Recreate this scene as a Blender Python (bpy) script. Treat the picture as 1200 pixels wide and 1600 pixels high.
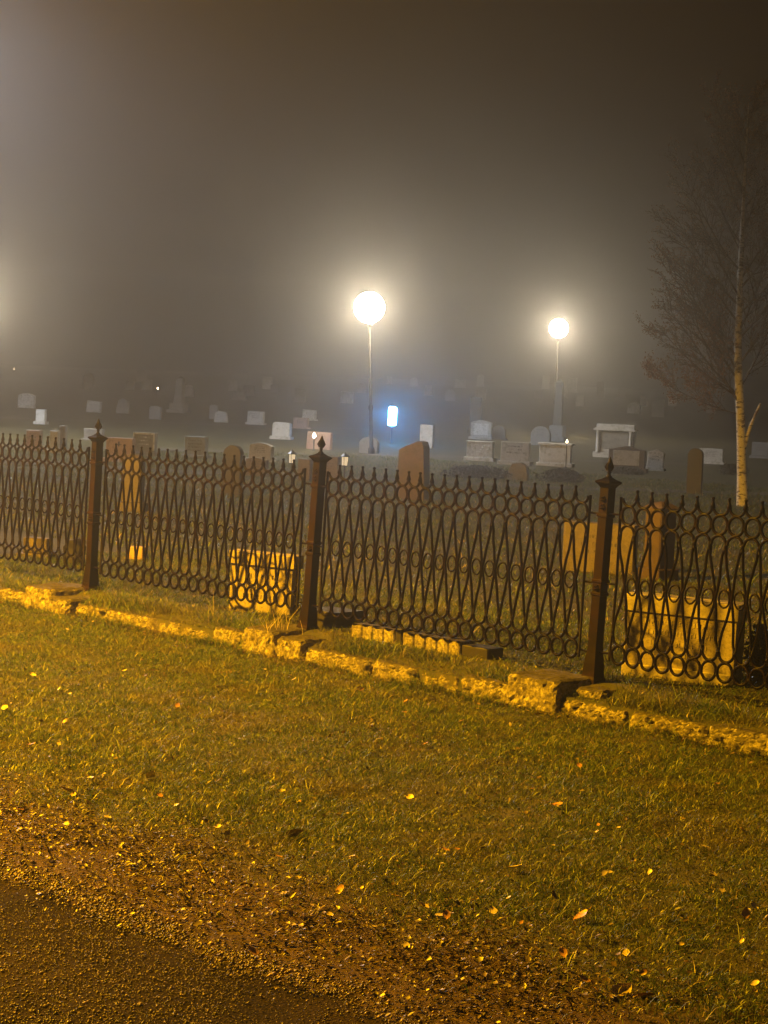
import bpy, math, random
import numpy as np
from mathutils import Vector, Matrix

for o in list(bpy.data.objects):
    bpy.data.objects.remove(o)
SC = bpy.context.scene
COL = SC.collection
random.seed(7)
RNG = np.random.default_rng(7)
R = math.radians
TAU = math.tau

# ------------------------------------------------------------------ camera
F = 3240.0                       # focal length in photo pixels (1200 x 1600)
CAM = Vector((0, 0, 1.84))
PITCH, ROLL = 3.69, 2.4
cd = bpy.data.cameras.new("camera")
cam = bpy.data.objects.new("camera", cd)
COL.objects.link(cam)
cd.sensor_fit = 'VERTICAL'
cd.sensor_height = 36.0
cd.sensor_width = 27.0
cd.lens = F / 1600 * 36.0
cd.clip_start = 0.05
cd.clip_end = 1500
CM = (Matrix.Translation(CAM) @ Matrix.Rotation(R(90 - PITCH), 4, 'X') @ Matrix.Rotation(R(ROLL), 4, 'Z'))
cam.matrix_world = CM
SC.camera = cam

# ------------------------------------------------------------------ world: night sky
w = bpy.data.worlds.new("World")
SC.world = w
w.use_nodes = True
nt = w.node_tree
bg = nt.nodes['Background']
sky = nt.nodes.new('ShaderNodeTexSky')
sky.sky_type = 'NISHITA'
sky.sun_disc = False
sky.sun_elevation = R(-3)
sky.sun_rotation = R(200)
sky.air_density = 1.0
sky.dust_density = 3.0
nt.links.new(sky.outputs[0], bg.inputs['Color'])
bg.inputs['Strength'].default_value = 0.15

SC.view_settings.view_transform = 'Standard'
SC.view_settings.look = 'None'
SC.view_settings.exposure = 0.0
SC.view_settings.gamma = 1.0
cy = SC.cycles
cy.max_bounces = 4
cy.diffuse_bounces = 2
cy.glossy_bounces = 2
cy.transmission_bounces = 2
cy.volume_bounces = 0
cy.transparent_max_bounces = 8
cy.use_denoising = True
cy.sample_clamp_indirect = 4.0
cy.caustics_reflective = False
cy.caustics_refractive = False

# lamp strengths (W) -----------------------------------------------------
P_SODIUM = 21500.0
P_GLOBE = 720.0
P_GLOBE_FAR = 860.0
P_GLOBE_LEFT = 520.0
P_MAST = 8900.0
SODIUM_COL = (1.0, 0.465, 0.004)
GLOBE_COL = (1.0, 0.81, 0.53)
MAST_COL = (0.92, 0.95, 1.0)
SODIUM_POS = (-7.3, 11.9, 6.2)
HAZE_DENSITY = 0.0070
HAZE_G = 0.9

# ------------------------------------------------------------------ geometry of the place
TH = R(47.5)
DX, DY = math.cos(TH), -math.sin(TH)      # along the fence, towards the right and nearer
NX, NY = math.sin(TH), math.cos(TH)       # across it, away from the camera
T_FENCE = 8.868
T_WALL = 8.60
T_ROAD = 4.10
UP = 0.16                                  # the cemetery lies this much above the lawn


def st(x, y):
    return x * DX + y * DY, x * NX + y * NY


def xy(s, t):
    return s * DX + t * NX, s * DY + t * NY


_ph = np.random.default_rng(3).uniform(0, TAU, (24, 3))


def wav(x, y, f0=1.0, n=6, k=0):
    r = 0.0
    for i in range(n):
        a = _ph[(i + k) % 24]
        ff = f0 * (1.0 + 0.55 * i)
        r = r + np.sin(x * ff * math.cos(a[0]) + y * ff * math.sin(a[0]) + a[1]) / (1 + 0.5 * i)
    return r / 2.2


def gz(x, y):
    x = np.asarray(x, float)
    y = np.asarray(y, float)
    s = x * DX + y * DY
    t = x * NX + y * NY
    low = 0.012 * wav(x, y, 2.2) + 0.006 * wav(x, y, 9.0, k=5)
    v = np.clip((4.9 - t) / 0.8, 0, 1)
    low = low * (1 - 0.7 * v) - 0.035 * v * v * (3 - 2 * v)
    b = np.clip((t - 8.61) / 0.28, 0, 1)
    b = b * b * (3 - 2 * b)
    high = 0.095 + (UP - 0.095) * b + 0.008 * wav(x, y, 5.0, k=9) * np.clip((t - 8.6) / 0.3, 0, 1)
    high = high + 0.03 * wav(x, y, 0.35, k=3) * np.clip((t - 11) / 8, 0, 1)
    high = high + 0.007 * np.clip(y - 70, 0, None)
    return np.where(t < T_WALL, low, high)


def gzf(x, y):
    return float(gz(x, y))


def ray(px, py):
    d = CM.to_3x3() @ Vector(((px - 600) / F, -(py - 800) / F, -1.0))
    return d.normalized()


def at_depth(px, py, Y):
    d = ray(px, py)
    return CAM + d * (Y / d.y)


def on_ground(px, py):
    d = ray(px, py)
    lo, hi, prev = 3.0, None, 3.0
    k = 3.0
    while k < 260:
        p = CAM + d * k
        if p.z < gzf(p.x, p.y):
            hi = k
            break
        prev = k
        k *= 1.02
    if hi is None:
        p = CAM + d * 255
        return Vector((p.x, p.y, gzf(p.x, p.y)))
    lo = prev
    for _ in range(24):
        m = (lo + hi) / 2
        p = CAM + d * m
        if p.z < gzf(p.x, p.y):
            hi = m
        else:
            lo = m
    p = CAM + d * hi
    return Vector((p.x, p.y, gzf(p.x, p.y)))


# ------------------------------------------------------------------ helpers
class MB:
    def __init__(self):
        self.v, self.f = [], []

    def add(self, vs, fs):
        n = len(self.v)
        self.v += [tuple(p) for p in vs]
        self.f += [tuple(i + n for i in f) for f in fs]
        return self

    def box(self, x0, x1, y0, y1, z0, z1, bev=0.0):
        return self.prism([(x0, z0), (x1, z0), (x1, z1), (x0, z1)], y0, y1, bev)

    def prism(self, outline, y0, y1, bev=0.0, M=None):
        """outline in x,z extruded from y0 (front) to y1, edges bevelled"""
        n = len(outline)
        cx = sum(p[0] for p in outline) / n
        cz = sum(p[1] for p in outline) / n
        hx = max(abs(p[0] - cx) for p in outline) or 1
        hz = max(abs(p[1] - cz) for p in outline) or 1

        def ins(b):
            return [(cx + (p[0] - cx) * (1 - b / hx), cz + (p[1] - cz) * (1 - b / hz)) for p in outline]
        rings = []
        if bev > 0:
            a = ins(bev)
            rings = [(a, y0), (outline, y0 + bev), (outline, y1 - bev), (a, y1)]
        else:
            rings = [(outline, y0), (outline, y1)]
        vs, fs = [], []
        for pts, yy in rings:
            vs += [(p[0], yy, p[1]) for p in pts]
        for r in range(len(rings) - 1):
            for i in range(n):
                j = (i + 1) % n
                fs.append((r * n + i, (r + 1) * n + i, (r + 1) * n + j, r * n + j))
        fs.append(tuple(range(n)))
        L = (len(rings) - 1) * n
        fs.append(tuple(L + i for i in reversed(range(n))))
        if M is not None:
            vs = [M @ Vector(p) for p in vs]
        return self.add(vs, fs)

    def tube(self, pts, rad, n=6, closed=False, cap=True, flat=None):
        """sweep an n-gon of radius rad (number or list) along pts"""
        P = [Vector(p) for p in pts]
        m = len(P)
        if not hasattr(rad, '__len__'):
            rad = [rad] * m
        vs = []
        up = None
        for i in range(m):
            if closed:
                t = P[(i + 1) % m] - P[i - 1]
            else:
                t = P[min(i + 1, m - 1)] - P[max(i - 1, 0)]
            t = t.normalized() if t.length > 1e-9 else Vector((0, 0, 1))
            if flat is not None:
                u = Vector(flat)
            elif up is None:
                u = Vector((0, 1, 0)) if abs(t.y) < 0.9 else Vector((1, 0, 0))
            else:
                u = up
            u = (u - t * u.dot(t)).normalized()
            up = u
            v = t.cross(u)
            for k in range(n):
                a = TAU * (k + 0.5) / n
                r = rad[i]
                vs.append(P[i] + u * (math.cos(a) * r) + v * (math.sin(a) * r))
        fs = []
        for i in range(m if closed else m - 1):
            j = (i + 1) % m
            for k in range(n):
                l = (k + 1) % n
                fs.append((i * n + k, j * n + k, j * n + l, i * n + l))
        if cap and not closed:
            fs.append(tuple(reversed(range(n))))
            fs.append(tuple((m - 1) * n + k for k in range(n)))
        return self.add(vs, fs)

    def lathe(self, prof, n=12, c=(0, 0, 0), sq=None):
        """prof: (radius, z); sq=angle makes it an n-gon turned by sq"""
        vs, fs = [], []
        o = sq or 0.0
        for r, z in prof:
            for k in range(n):
                a = TAU * k / n + o
                vs.append((c[0] + r * math.cos(a), c[1] + r * math.sin(a), c[2] + z))
        for i in range(len(prof) - 1):
            for k in range(n):
                l = (k + 1) % n
                fs.append((i * n + k, i * n + l, (i + 1) * n + l, (i + 1) * n + k))
        fs.append(tuple(reversed(range(n))))
        fs.append(tuple((len(prof) - 1) * n + k for k in range(n)))
        return self.add(vs, fs)

    def build(self, name, m, parent=None, smooth=False):
        me = bpy.data.meshes.new(name)
        me.from_pydata(self.v, [], self.f)
        me.update()
        if smooth:
            me.polygons.foreach_set('use_smooth', [True] * len(me.polygons))
        o = bpy.data.objects.new(name, me)
        me.materials.append(m)
        COL.objects.link(o)
        if parent is not None:
            o.parent = parent
        return o


def thing(name, label, cat, loc=(0, 0, 0), rotz=0.0, group=None, tilt=(0, 0)):
    o = bpy.data.objects.new(name, None)
    o.empty_display_size = 0.1
    COL.objects.link(o)
    o.location = loc
    o.rotation_euler = (tilt[0], tilt[1], rotz)
    return tag(o, label, cat, group)


def tag(o, label=None, cat=None, group=None, kind=None):
    if label:
        o['label'] = label
    if cat:
        o['category'] = cat
    if group:
        o['group'] = group
    if kind:
        o['kind'] = kind
    return o


def dup(root, label=None, group=None):
    r = root.copy()
    COL.objects.link(r)
    if label:
        r['label'] = label
    if group:
        r['group'] = group
    for ch in list(root.children):
        c = ch.copy()
        COL.objects.link(c)
        c.parent = r
        for g in list(ch.children):
            d = g.copy()
            COL.objects.link(d)
            d.parent = c
    return r


def grid_obj(name, X, Y, Z, m, smooth=True):
    a, b = X.shape
    co = np.stack([X, Y, Z], -1).reshape(-1, 3).astype(np.float32)
    i = np.arange(a * b).reshape(a, b)
    q = np.stack([i[:-1, :-1], i[1:, :-1], i[1:, 1:], i[:-1, 1:]], -1).reshape(-1, 4)
    return raw_mesh(name, co, q, m, smooth)


def raw_mesh(name, co, q, m, smooth=False, attr=None):
    me = bpy.data.meshes.new(name)
    k = q.shape[1]
    me.vertices.add(len(co))
    me.vertices.foreach_set('co', np.ascontiguousarray(co, np.float32).ravel())
    me.loops.add(q.size)
    me.loops.foreach_set('vertex_index', np.ascontiguousarray(q, np.int32).ravel())
    me.polygons.add(len(q))
    me.polygons.foreach_set('loop_start', np.arange(0, q.size, k, dtype=np.int32))
    me.polygons.foreach_set('loop_total', np.full(len(q), k, np.int32))
    if smooth:
        me.polygons.foreach_set('use_smooth', np.ones(len(q), bool))
    if attr is not None:
        at = me.attributes.new('vary', 'FLOAT', 'POINT')
        at.data.foreach_set('value', np.ascontiguousarray(attr, np.float32))
    me.update(calc_edges=True)
    me.validate()
    o = bpy.data.objects.new(name, me)
    me.materials.append(m)
    COL.objects.link(o)
    return o


# ------------------------------------------------------------------ materials
class N:
    def __init__(self, name):
        self.m = bpy.data.materials.new(name)
        self.m.use_nodes = True
        self.t = self.m.node_tree
        self.b = self.t.nodes['Principled BSDF']

    def new(self, t, **kw):
        n = self.t.nodes.new(t)
        for k, v in kw.items():
            if k in n.inputs:
                n.inputs[k].default_value = v
            else:
                setattr(n, k, v)
        return n

    def link(self, a, b):
        self.t.links.new(a, b)

    def coord(self, kind='Object'):
        return self.new('ShaderNodeTexCoord').outputs[kind]

    def noise(self, vec, scale, detail=6, rough=0.6, sc3=None):
        n = self.new('ShaderNodeTexNoise')
        n.inputs['Scale'].default_value = scale
        n.inputs['Detail'].default_value = detail
        n.inputs['Roughness'].default_value = rough
        if sc3:
            mp = self.new('ShaderNodeMapping')
            mp.inputs['Scale'].default_value = sc3
            self.link(vec, mp.inputs[0])
            vec = mp.outputs[0]
        self.link(vec, n.inputs['Vector'])
        return n.outputs['Fac']

    def ramp(self, fac, stops):
        r = self.new('ShaderNodeValToRGB')
        e = r.color_ramp.elements
        while len(e) > 1:
            e.remove(e[-1])
        for i, (p, c) in enumerate(stops):
            if i == 0:
                e[0].position = p
                el = e[0]
            else:
                el = e.new(p)
            if not hasattr(c, '__len__'):
                c = (c, c, c)
            el.color = (*c[:3], 1)
        self.link(fac, r.inputs[0])
        return r.outputs[0]

    def mix(self, fac, a, b, mode='MIX'):
        n = self.new('ShaderNodeMix', data_type='RGBA', blend_type=mode)
        for s, v in ((n.inputs[0], fac), (n.inputs[6], a), (n.inputs[7], b)):
            if isinstance(v, (int, float)):
                s.default_value = v
            elif isinstance(v, tuple):
                s.default_value = (*v[:3], 1)
            else:
                self.link(v, s)
        return n.outputs[2]

    def bump(self, h, strength=0.5, dist=0.01, normal=None):
        n = self.new('ShaderNodeBump')
        n.inputs['Strength'].default_value = strength
        n.inputs['Distance'].default_value = dist
        self.link(h, n.inputs['Height'])
        if normal is not None:
            self.link(normal, n.inputs['Normal'])
        self.link(n.outputs[0], self.b.inputs['Normal'])
        return n.outputs[0]

    def out(self, col=None, rough=None, spec=None, metal=None):
        if col is not None:
            if isinstance(col, tuple):
                self.b.inputs['Base Color'].default_value = (*col[:3], 1)
            else:
                self.link(col, self.b.inputs['Base Color'])
        if rough is not None:
            if isinstance(rough, (int, float)):
                self.b.inputs['Roughness'].default_value = rough
            else:
                self.link(rough, self.b.inputs['Roughness'])
        if spec is not None:
            self.b.inputs['Specular IOR Level'].default_value = spec
        if metal is not None:
            self.b.inputs['Metallic'].default_value = metal
        return self.m


def stone_mat(name, a, b, scale=9.0, rough=0.6, bump=0.35, speck=0.0, dist=0.006):
    n = N(name)
    c = n.coord()
    big = n.noise(c, scale * 0.35, 5)
    fine = n.noise(c, scale * 8, 3, 0.7)
    col = n.mix(n.ramp(big, [(0.3, 0), (0.7, 1)]), a, b)
    dark = tuple(x * 0.45 for x in a)
    col = n.mix(n.ramp(fine, [(0.50, 0), (0.62, 0.35 + speck)]), col, dark)
    # lichen and weather stains
    st_ = n.noise(c, scale * 0.8, 8, 0.75)
    col = n.mix(n.ramp(st_, [(0.50, 0), (0.62, 0.7)]), col, (b[0] * 0.42, b[1] * 0.43, b[2] * 0.34))
    n.bump(n.mix(0.5, big, fine), bump, dist)
    return n.out(col, rough)


M = {}
M['pale_granite'] = stone_mat('pale_granite', (0.50, 0.49, 0.48), (0.58, 0.57, 0.55))
M['white_marble'] = stone_mat('white_marble', (0.74, 0.75, 0.75), (0.82, 0.82, 0.80), rough=0.5)
M['pink_granite'] = stone_mat('pink_granite', (0.40, 0.27, 0.23), (0.48, 0.34, 0.29))
M['brown_granite'] = stone_mat('brown_granite', (0.085, 0.06, 0.045), (0.13, 0.09, 0.07))
M['dark_granite'] = stone_mat('dark_granite', (0.022, 0.019, 0.018), (0.04, 0.034, 0.030), rough=0.5)
M['warm_stone'] = stone_mat('warm_stone', (0.34, 0.28, 0.18), (0.48, 0.41, 0.29), rough=0.7, bump=0.8, speck=.25)
M['grey_granite'] = stone_mat('grey_granite', (0.20, 0.195, 0.185), (0.28, 0.27, 0.26))
M['blue_granite'] = stone_mat('blue_granite', (0.24, 0.28, 0.32), (0.34, 0.38, 0.42))
M['ochre_stone'] = stone_mat('ochre_stone', (0.42, 0.36, 0.25), (0.54, 0.48, 0.35), rough=0.7, bump=0.5)
M['polished_dark'] = stone_mat('polished_dark', (0.09, 0.075, 0.065), (0.12, 0.10, 0.09), rough=0.18, bump=0.05)
M['red_granite'] = stone_mat('red_granite', (0.065, 0.042, 0.026), (0.10, 0.066, 0.040), bump=.8)
M['sand_stone'] = stone_mat('sand_stone', (0.13, 0.105, 0.065), (0.19, 0.155, 0.10), bump=.7, speck=.2)
M['dull_pink'] = stone_mat('dull_pink', (0.12, 0.10, 0.10), (0.17, 0.145, 0.145))
M['slate'] = stone_mat('slate', (0.07, 0.085, 0.10), (0.11, 0.125, 0.145))

n = N('inscription'); M['inscription'] = n.out((0.55, 0.48, 0.32), 0.35)
n = N('dark_letters'); M['dark_letters'] = n.out((0.03, 0.028, 0.025), 0.5)


def iron_mat(name, col, rough, flake):
    n = N(name)
    c = n.coord()
    f = n.noise(c, 40, 6, 0.7)
    g = n.noise(c, 6, 5, 0.6)
    base = n.mix(n.ramp(g, [(0.45, 0), (0.62, 0.8)]), col, (col[0] * 1.9 + 0.002, col[1] * 1.3 + 0.0006, col[2]))
    base = n.mix(n.ramp(f, [(0.60, 0), (0.70, flake)]), base, (0.10, 0.042, 0.018))
    n.bump(f, 0.4, 0.003)
    return n.out(base, n.ramp(f, [(0.3, rough), (0.7, rough + 0.2)]), 0.07)


M['iron'] = iron_mat('iron', (0.003, 0.0015, 0.002), 0.36, 0.08)
M['iron_post'] = iron_mat('iron_post', (0.009, 0.0055, 0.003), 0.5, 0.35)

# rough kerb stone
n = N('kerb_stone')
c = n.coord()
a = n.noise(c, 5, 6); b_ = n.noise(c, 42, 6, 0.7); d_ = n.noise(c, 16, 8, 0.8)
col = n.mix(n.ramp(a, [(0.35, 0), (0.65, 1)]), (0.40, 0.35, 0.24), (0.57, 0.51, 0.38))
col = n.mix(n.ramp(d_, [(0.44, 0), (0.58, 0.92)]), col, (0.12, 0.10, 0.05))
gr = n.noise(c, 120, 3, 0.8)
col = n.mix(n.ramp(b_, [(0.44, 0), (0.60, 0.85)]), col, (0.07, 0.055, 0.025))
col = n.mix(n.ramp(gr, [(0.50, 0), (0.62, 0.7)]), col, (0.14, 0.11, 0.06))
sx = n.new('ShaderNodeSeparateXYZ'); n.link(n.new('ShaderNodeNewGeometry').outputs['True Normal'], sx.inputs[0])
moss = n.mix(n.ramp(b_, [(0.4, 0), (0.6, 1)]), (0.028, 0.022, 0.010), (0.085, 0.070, 0.025))
md = n.new('ShaderNodeMath', operation='MULTIPLY_ADD'); n.link(a, md.inputs[0]); md.inputs[1].default_value = .9; n.link(sx.outputs['Z'], md.inputs[2])
col = n.mix(n.ramp(md.outputs[0], [(0.98, 0), (1.12, 1)]), col, moss)
n.bump(n.mix(0.5, b_, d_), 1.0, 0.02)
M['kerb_stone'] = n.out(col, 0.75)

# ground: turf and the worn earth strip between grass and road
n = N('ground')
g = n.new('ShaderNodeNewGeometry').outputs['Position']
dot = n.new('ShaderNodeVectorMath', operation='DOT_PRODUCT')
n.link(g, dot.inputs[0]); dot.inputs[1].default_value = (NX, NY, 0)
wob = n.noise(g, 1.6, 6, 0.7)
ad = n.new('ShaderNodeMath', operation='MULTIPLY_ADD')
n.link(wob, ad.inputs[0]); ad.inputs[1].default_value = 1.1; n.link(dot.outputs['Value'], ad.inputs[2])
mr = n.new('ShaderNodeMapRange'); n.link(ad.outputs[0], mr.inputs[0])
mr.inputs[1].default_value = 5.15; mr.inputs[2].default_value = 5.55
fine = n.noise(g, 60, 6, 0.75); mid = n.noise(g, 7, 6, 0.7); big = n.noise(g, 0.5, 4, 0.6)
earth = n.mix(n.ramp(fine, [(0.35, 0), (0.65, 1)]), (0.024, 0.012, 0.004), (0.12, 0.060, 0.017))
earth = n.mix(n.ramp(mid, [(0.48, 0), (0.62, 0.7)]), earth, (0.12, 0.065, 0.020))
turf = n.mix(n.ramp(fine, [(0.35, 0), (0.7, 1)]), (0.030, 0.033, 0.012), (0.085, 0.085, 0.028))
turf = n.mix(n.ramp(mid, [(0.42, 0), (0.62, 0.75)]), turf, (0.13, 0.105, 0.045))
turf = n.mix(n.ramp(big, [(0.4, 0), (0.65, 0.6)]), turf, (0.05, 0.055, 0.02))
n.bump(n.mix(0.45, fine, mid), 1.0, 0.03)
M['ground'] = n.out(n.mix(mr.outputs[0], earth, turf), 0.8, 0.3)

# road: dark tar with worn-in grit
n = N('road')
g = n.new('ShaderNodeNewGeometry').outputs['Position']
v = n.new('ShaderNodeTexVoronoi'); v.inputs['Scale'].default_value = 95; n.link(g, v.inputs['Vector'])
big = n.noise(g, 1.3, 5, 0.6); fine = n.noise(g, 120, 4, 0.8)
col = n.mix(n.ramp(big, [(0.4, 0), (0.65, 1)]), (0.013, 0.008, 0.005), (0.032, 0.020, 0.011))
col = n.mix(n.ramp(fine, [(0.54, 0), (0.66, 0.8)]), col, (0.11, 0.07, 0.04))
n.bump(n.mix(0.5, v.outputs['Distance'], fine), 1.0, 0.014)
M['road'] = n.out(col, 0.9, 0.08)

n = N('path_gravel')
g = n.new('ShaderNodeNewGeometry').outputs['Position']
fine = n.noise(g, 30, 5, 0.8)
n.bump(fine, 0.8, 0.02)
M['path_gravel'] = n.out(n.ramp(fine, [(0.3, (0.055, 0.05, 0.035)), (0.7, (0.12, 0.105, 0.075))]), 0.9)

# grass blades
n = N('grass')
vy = n.new('ShaderNodeAttribute', attribute_name='vary').outputs['Fac']
g = n.new('ShaderNodeNewGeometry').outputs['Position']
pt = n.noise(g, 1.7, 4, 0.6)
col = n.ramp(vy, [(0.0, (0.010, 0.022, 0.002)), (0.45, (0.075, 0.125, 0.008)), (0.75, (0.18, 0.235, 0.018)),
                  (0.90, (0.27, 0.21, 0.08)), (1.0, (0.50, 0.40, 0.20))])
col = n.mix(n.ramp(pt, [(0.48, 0), (0.66, 0.5)]), col, (0.20, 0.14, 0.022))
n.out(col, 0.42, 0.4)
tr = n.new('ShaderNodeBsdfTranslucent'); n.link(col, tr.inputs[0])
ms = n.new('ShaderNodeMixShader'); ms.inputs[0].default_value = 0.25
n.link(n.b.outputs[0], ms.inputs[1]); n.link(tr.outputs[0], ms.inputs[2])
n.link(ms.outputs[0], n.t.nodes['Material Output'].inputs['Surface'])
M['grass'] = n.m

n = N('litter')
vy = n.new('ShaderNodeAttribute', attribute_name='vary').outputs['Fac']
M['litter'] = n.out(n.ramp(vy, [(0, (0.03, 0.018, 0.008)), (0.4, (0.09, 0.055, 0.022)), (0.75, (0.19, 0.13, 0.05)), (1, (0.46, 0.36, 0.18))]), 0.45, 0.5)
n = N('pebbles')
vy = n.new('ShaderNodeAttribute', attribute_name='vary').outputs['Fac']
M['pebbles'] = n.out(n.ramp(vy, [(0, (0.04, 0.03, 0.023)), (0.5, (0.16, 0.115, 0.085)), (1, (0.62, 0.46, 0.36))]), 0.38, 0.5)


def leaf_mat(name, a, b):
    n = N(name)
    c = n.coord()
    f = n.noise(c, 60, 4)
    return n.out(n.mix(n.ramp(f, [(0.4, 0), (0.65, 1)]), a, b), 0.4, 0.5)


M['leaf_yellow'] = leaf_mat('leaf_yellow', (0.62, 0.47, 0.10), (0.72, 0.60, 0.20))
M['leaf_orange'] = leaf_mat('leaf_orange', (0.50, 0.24, 0.09), (0.66, 0.38, 0.18))
M['leaf_brown'] = leaf_mat('leaf_brown', (0.22, 0.11, 0.05), (0.36, 0.20, 0.10))
M['leaf_tan'] = leaf_mat('leaf_tan', (0.56, 0.45, 0.28), (0.74, 0.62, 0.42))
M['shrub_leaf'] = leaf_mat('shrub_leaf', (0.014, 0.015, 0.008), (0.03, 0.027, 0.014))

# birch bark
n = N('birch_bark')
c = n.coord()
l = n.noise(c, 9, 6, 0.65, (1, 1, 3.2)); k = n.noise(c, 3.0, 5, 0.7, (1, 1, 2.0)); h = n.noise(c, 30, 4, 0.6, (1, 1, 5))
col = n.mix(n.ramp(l, [(0.54, 0), (0.60, 1)]), (0.74, 0.70, 0.62), (0.05, 0.035, 0.025))
col = n.mix(n.ramp(k, [(0.56, 0), (0.64, 0.9)]), col, (0.09, 0.055, 0.035))
col = n.mix(n.ramp(h, [(0.55, 0), (0.65, 0.5)]), col, (0.25, 0.18, 0.12))
n.bump(l, 0.5, 0.01)
M['birch_bark'] = n.out(col, 0.7)
n = N('twig_bark'); M['twig_bark'] = n.out((0.050, 0.030, 0.020), 0.6)
n = N('lamp_pole'); f = n.noise(n.coord(), 12, 4)
M['lamp_pole'] = n.out(n.mix(n.ramp(f, [(0.4, 0), (0.6, 1)]), (0.20, 0.20, 0.19), (0.26, 0.25, 0.24)), 0.45, 0.5, 0.6)
n = N('globe_pole'); f = n.noise(n.coord(), 12, 4)
M['globe_pole'] = n.out(n.mix(n.ramp(f, [(0.4, 0), (0.6, 1)]), (0.022, 0.020, 0.017), (0.035, 0.032, 0.028)), 0.7, 0.2)
n = N('black_metal'); f = n.noise(n.coord(), 60, 3); n.bump(f, 0.1, 0.001); M['black_metal'] = n.out((0.02, 0.018, 0.016), 0.4)
n = N('soil'); f = n.noise(n.coord(), 30, 6); n.bump(f, 0.9, 0.02)
M['soil'] = n.out(n.ramp(f, [(0.3, (0.020, 0.015, 0.010)), (0.7, (0.05, 0.036, 0.024))]), 0.95)


def emit_mat(name, col, strength):
    n = N(name)
    n.out((0.8, 0.8, 0.8), 0.4)
    n.b.inputs['Emission Color'].default_value = (*col, 1)
    n.b.inputs['Emission Strength'].default_value = strength
    return n.m


# ------------------------------------------------------------------ ground, road
tl = np.concatenate([np.arange(-34, 3, 2.0), np.arange(3, 8.56, 0.05), [8.58, 8.599, 8.601], np.arange(8.64, 9.6, 0.04),
                     np.arange(9.6, 16, 0.2), np.arange(16, 40, 1.0), np.arange(40, 236, 6.0)])
sl = np.concatenate([np.arange(-226, -30, 6.0), np.arange(-30, -15, 0.8), np.arange(-15, 1.5, 0.06), np.arange(1.5, 12, 0.8), np.arange(12, 90, 6.0)])
S, T = np.meshgrid(sl, tl, indexing='ij')
X, Y = S * DX + T * NX, S * DY + T * NY
Z = gz(X, Y)
go = grid_obj('ground', X, Y, Z, M['ground'])
tag(go, kind='structure')

tl = np.concatenate([np.arange(-14, 2.5, 1.5), np.linspace(2.5, T_ROAD, 60)])
sl = np.concatenate([np.arange(-60, -12, 2.0), np.arange(-12, 1.0, 0.04), np.arange(1.0, 30, 2.0)])
S, T = np.meshgrid(sl, tl, indexing='ij')
edge = 0.05 * wav(S, S * 0.3, 3.0, k=2) + 0.02 * wav(S, S * 0.1, 17.0, k=7)
T = T + np.where(T > 3.6, (T - 3.6) / 0.5 * edge, 0)
X, Y = S * DX + T * NX, S * DY + T * NY
Z = gz(X, Y) + 0.006 + 0.003 * wav(X, Y, 30, k=4) * (T > 2.6) + 0.006 * np.clip((4.0 - T) / 0.4, 0, 1)
Z = np.where(T > T_ROAD + edge - 0.03, gz(X, Y) - 0.004, Z)
ro = grid_obj('road', X, Y, Z, M['road'])
tag(ro, kind='structure')

# gravel paths between the grave rows
def path(name, p0, p1, width):
    a, b = on_ground(*p0), on_ground(*p1)
    d = Vector((b.x - a.x, b.y - a.y)).normalized()
    nn = Vector((-d.y, d.x))
    L = (Vector((b.x, b.y)) - Vector((a.x, a.y))).length
    u = np.linspace(-12, L + 12, 60)
    v = np.linspace(-width / 2, width / 2, 9)
    U, V = np.meshgrid(u, v, indexing='ij')
    V = V + 0.08 * wav(U, V, 2.0)
    X = a.x + d.x * U + nn.x * V
    Y = a.y + d.y * U + nn.y * V
    o = grid_obj(name, X, Y, gz(X, Y) + 0.012, M['path_gravel'])
    tag(o, kind='structure')


path('path', (60, 655), (460, 668), 1.8)
path('path', (380, 706), (780, 716), 1.1)
path('path', (640, 752), (1120, 770), 0.9)

# ------------------------------------------------------------------ low rough stone wall in front of the fence, with post blocks
P3 = Vector((1.235, 11.80))
BAY = 2.53
POSTS = {k: P3 + Vector((DX, DY)) * (BAY * (k - 3)) for k in range(0, 5)}
S3, _ = st(P3.x, P3.y)


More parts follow.
